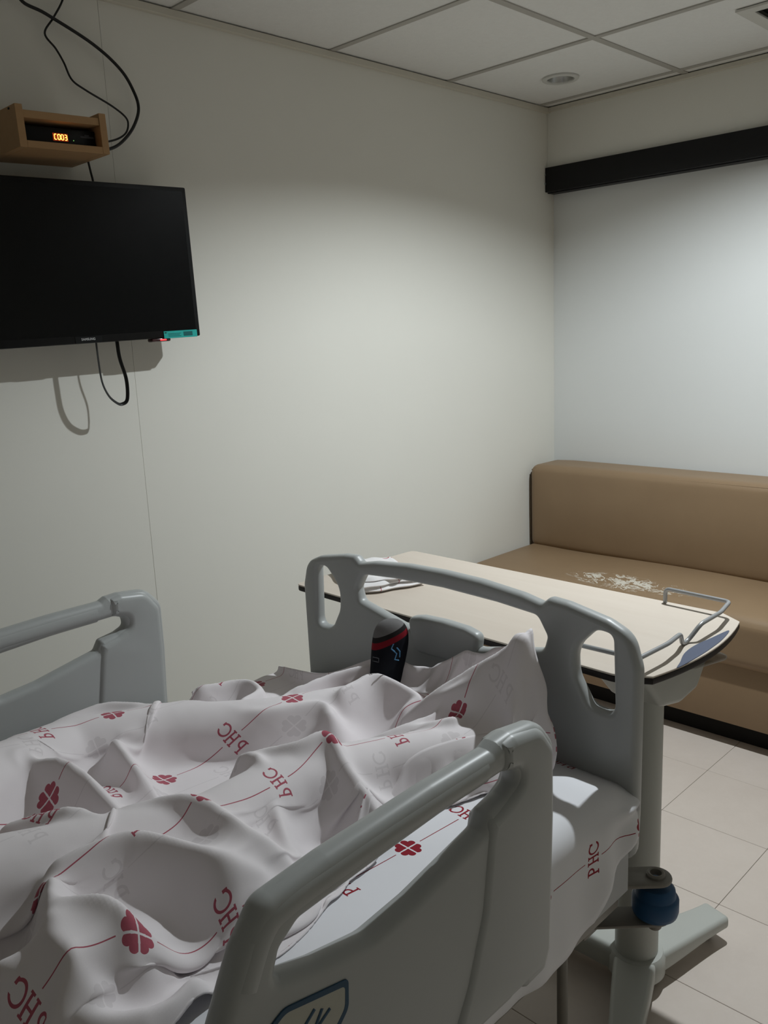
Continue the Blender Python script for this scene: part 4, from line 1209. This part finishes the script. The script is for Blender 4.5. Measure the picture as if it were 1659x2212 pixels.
    # broad random lift so that the slack buckles into folds
    def smooth_noise(nx, ny):
        g_ = rs.rand(ny, nx); yy = np.linspace(0, ny - 1.001, NBY); xx = np.linspace(0, nx - 1.001, NBX)
        j = yy.astype(int)[:, None]; i = xx.astype(int)[None]; v = (yy % 1)[:, None]; u = (xx % 1)[None]
        u = u * u * (3 - 2 * u); v = v * v * (3 - 2 * v)
        return g_[j, i] * (1 - u) * (1 - v) + g_[j, i + 1] * u * (1 - v) + g_[j + 1, i] * (1 - u) * v + g_[j + 1, i + 1] * u * v
    P[..., 2] = np.maximum(P[..., 2], height(P)) + 0.03 * smooth_noise(14, 12) + 0.02 * smooth_noise(34, 28)
    P[:, -1] = foot
    ax = REST_X / (NBX - 1); ay = REST_Y / (NBY - 1)
    V = np.zeros_like(P)
    hem = int(np.argmax(foot[:, 2])) - 1      # held from the toes to the far corner, the rest hangs free
    dt = 1 / 90.0
    free = np.clip((-2.20 - near[:, :1]) / 0.10, 0, 1)
    def link_pass(P, A, B, rest, k, stretch_only=False, push_only=False):
        D = P[B] - P[A]; L = np.sqrt((D * D).sum(-1, keepdims=True)) + 1e-9
        e = (L - rest) / L
        if push_only: e = np.minimum(e, 0)
        C = D * (0.5 * k * e)
        P[A] += C; P[B] -= C
    S_ = slice
    groups = []
    for o in (0, 1):
        n_ = (NBX - o) // 2 * 2
        groups.append(((S_(None), S_(o, o + n_, 2)), (S_(None), S_(o + 1, o + n_, 2)), ax, 1.0, False))
        m_ = (NBY - o) // 2 * 2
        groups.append(((S_(o, o + m_, 2), S_(None)), (S_(o + 1, o + m_, 2), S_(None)), ay, 1.0, False))
    dg_ = math.hypot(ax, ay)
    for o in (0, 1):
        m_ = (NBY - o) // 2 * 2
        groups.append(((S_(o, o + m_, 2), S_(0, NBX - 1)), (S_(o + 1, o + m_, 2), S_(1, NBX)), dg_, 0.35, False))
        groups.append(((S_(o, o + m_, 2), S_(1, NBX)), (S_(o + 1, o + m_, 2), S_(0, NBX - 1)), dg_, 0.35, False))
    for sp, kb in ((2, 0.04), (4, 0.015)):
        for o in range(2 * sp):
            ia = np.arange(o, NBX - sp, 2 * sp)
            if len(ia): groups.append(((S_(None), ia), (S_(None), ia + sp), ax * sp, kb, True))
            ja = np.arange(o, NBY - sp, 2 * sp)
            if len(ja): groups.append(((ja, S_(None)), (ja + sp, S_(None)), ay * sp, kb, True))
    for step in range(300):
        V[..., 2] -= 9.8 * dt
        V *= 0.955
        Q = P + V * dt
        for it in range(4):
            for A, B, rest, k, po in groups:
                link_pass(Q, A, B, rest, k, push_only=po)
            Q[hem:, -1] += (foot[hem:] - Q[hem:, -1]) * 0.9
            Q[0, :, :2] += (near[:, :2] - Q[0, :, :2]) * 0.25 * free
            over = Q[..., 2] - height(Q, Hu)
            Q[..., 2] -= np.maximum(over, 0) * 0.5
            h = height(Q)
            hit = Q[..., 2] < h
            Q[..., 2] = np.where(hit, h, Q[..., 2])
            Q[..., 0] = np.minimum(Q[..., 0], -2.107)
        Q[..., :2] = np.where(hit[..., None], P[..., :2] + (Q[..., :2] - P[..., :2]) * 0.45, Q[..., :2])
        V = (Q - P) / dt
        sp_ = np.sqrt((V * V).sum(-1, keepdims=True)); V *= np.minimum(1.0, 1.2 / np.maximum(sp_, 1e-6))
        P = Q
    for _k in range(2):      # relax pinched loops
        A = P.copy()
        A[1:-1, 1:-1] = 0.25 * (P[2:, 1:-1] + P[:-2, 1:-1] + P[1:-1, 2:] + P[1:-1, :-2])
        P = P + 0.45 * (A - P)
        P[..., 2] = np.maximum(P[..., 2], height(P) - 0.002)
    return P

_P = drape()
_V = [tuple(p) for p in _P.reshape(-1, 3).tolist()]
_F = [(j * NBX + i, j * NBX + i + 1, (j + 1) * NBX + i + 1, (j + 1) * NBX + i) for j in range(NBY - 1) for i in range(NBX - 1)]
bme = mesh_from(_V, _F, "blanket")
_ul = bme.uv_layers.new(name="UVMap")
for lp in bme.loops:
    j, i = divmod(lp.vertex_index, NBX)
    _ul.data[lp.index].uv = (REST_X * i / (NBX - 1), REST_Y * j / (NBY - 1))
blanket = link("blanket", bme, M_blanket, None, 179)
tag(blanket, "crumpled white blanket sheet with pale red clover print over the legs", "blanket")
_s = blanket.modifiers.new("smooth", 'SUBSURF'); _s.levels = 1; _s.render_levels = 1
_s = blanket.modifiers.new("thickness", 'SOLIDIFY'); _s.thickness = 0.0018; _s.offset = 0.0
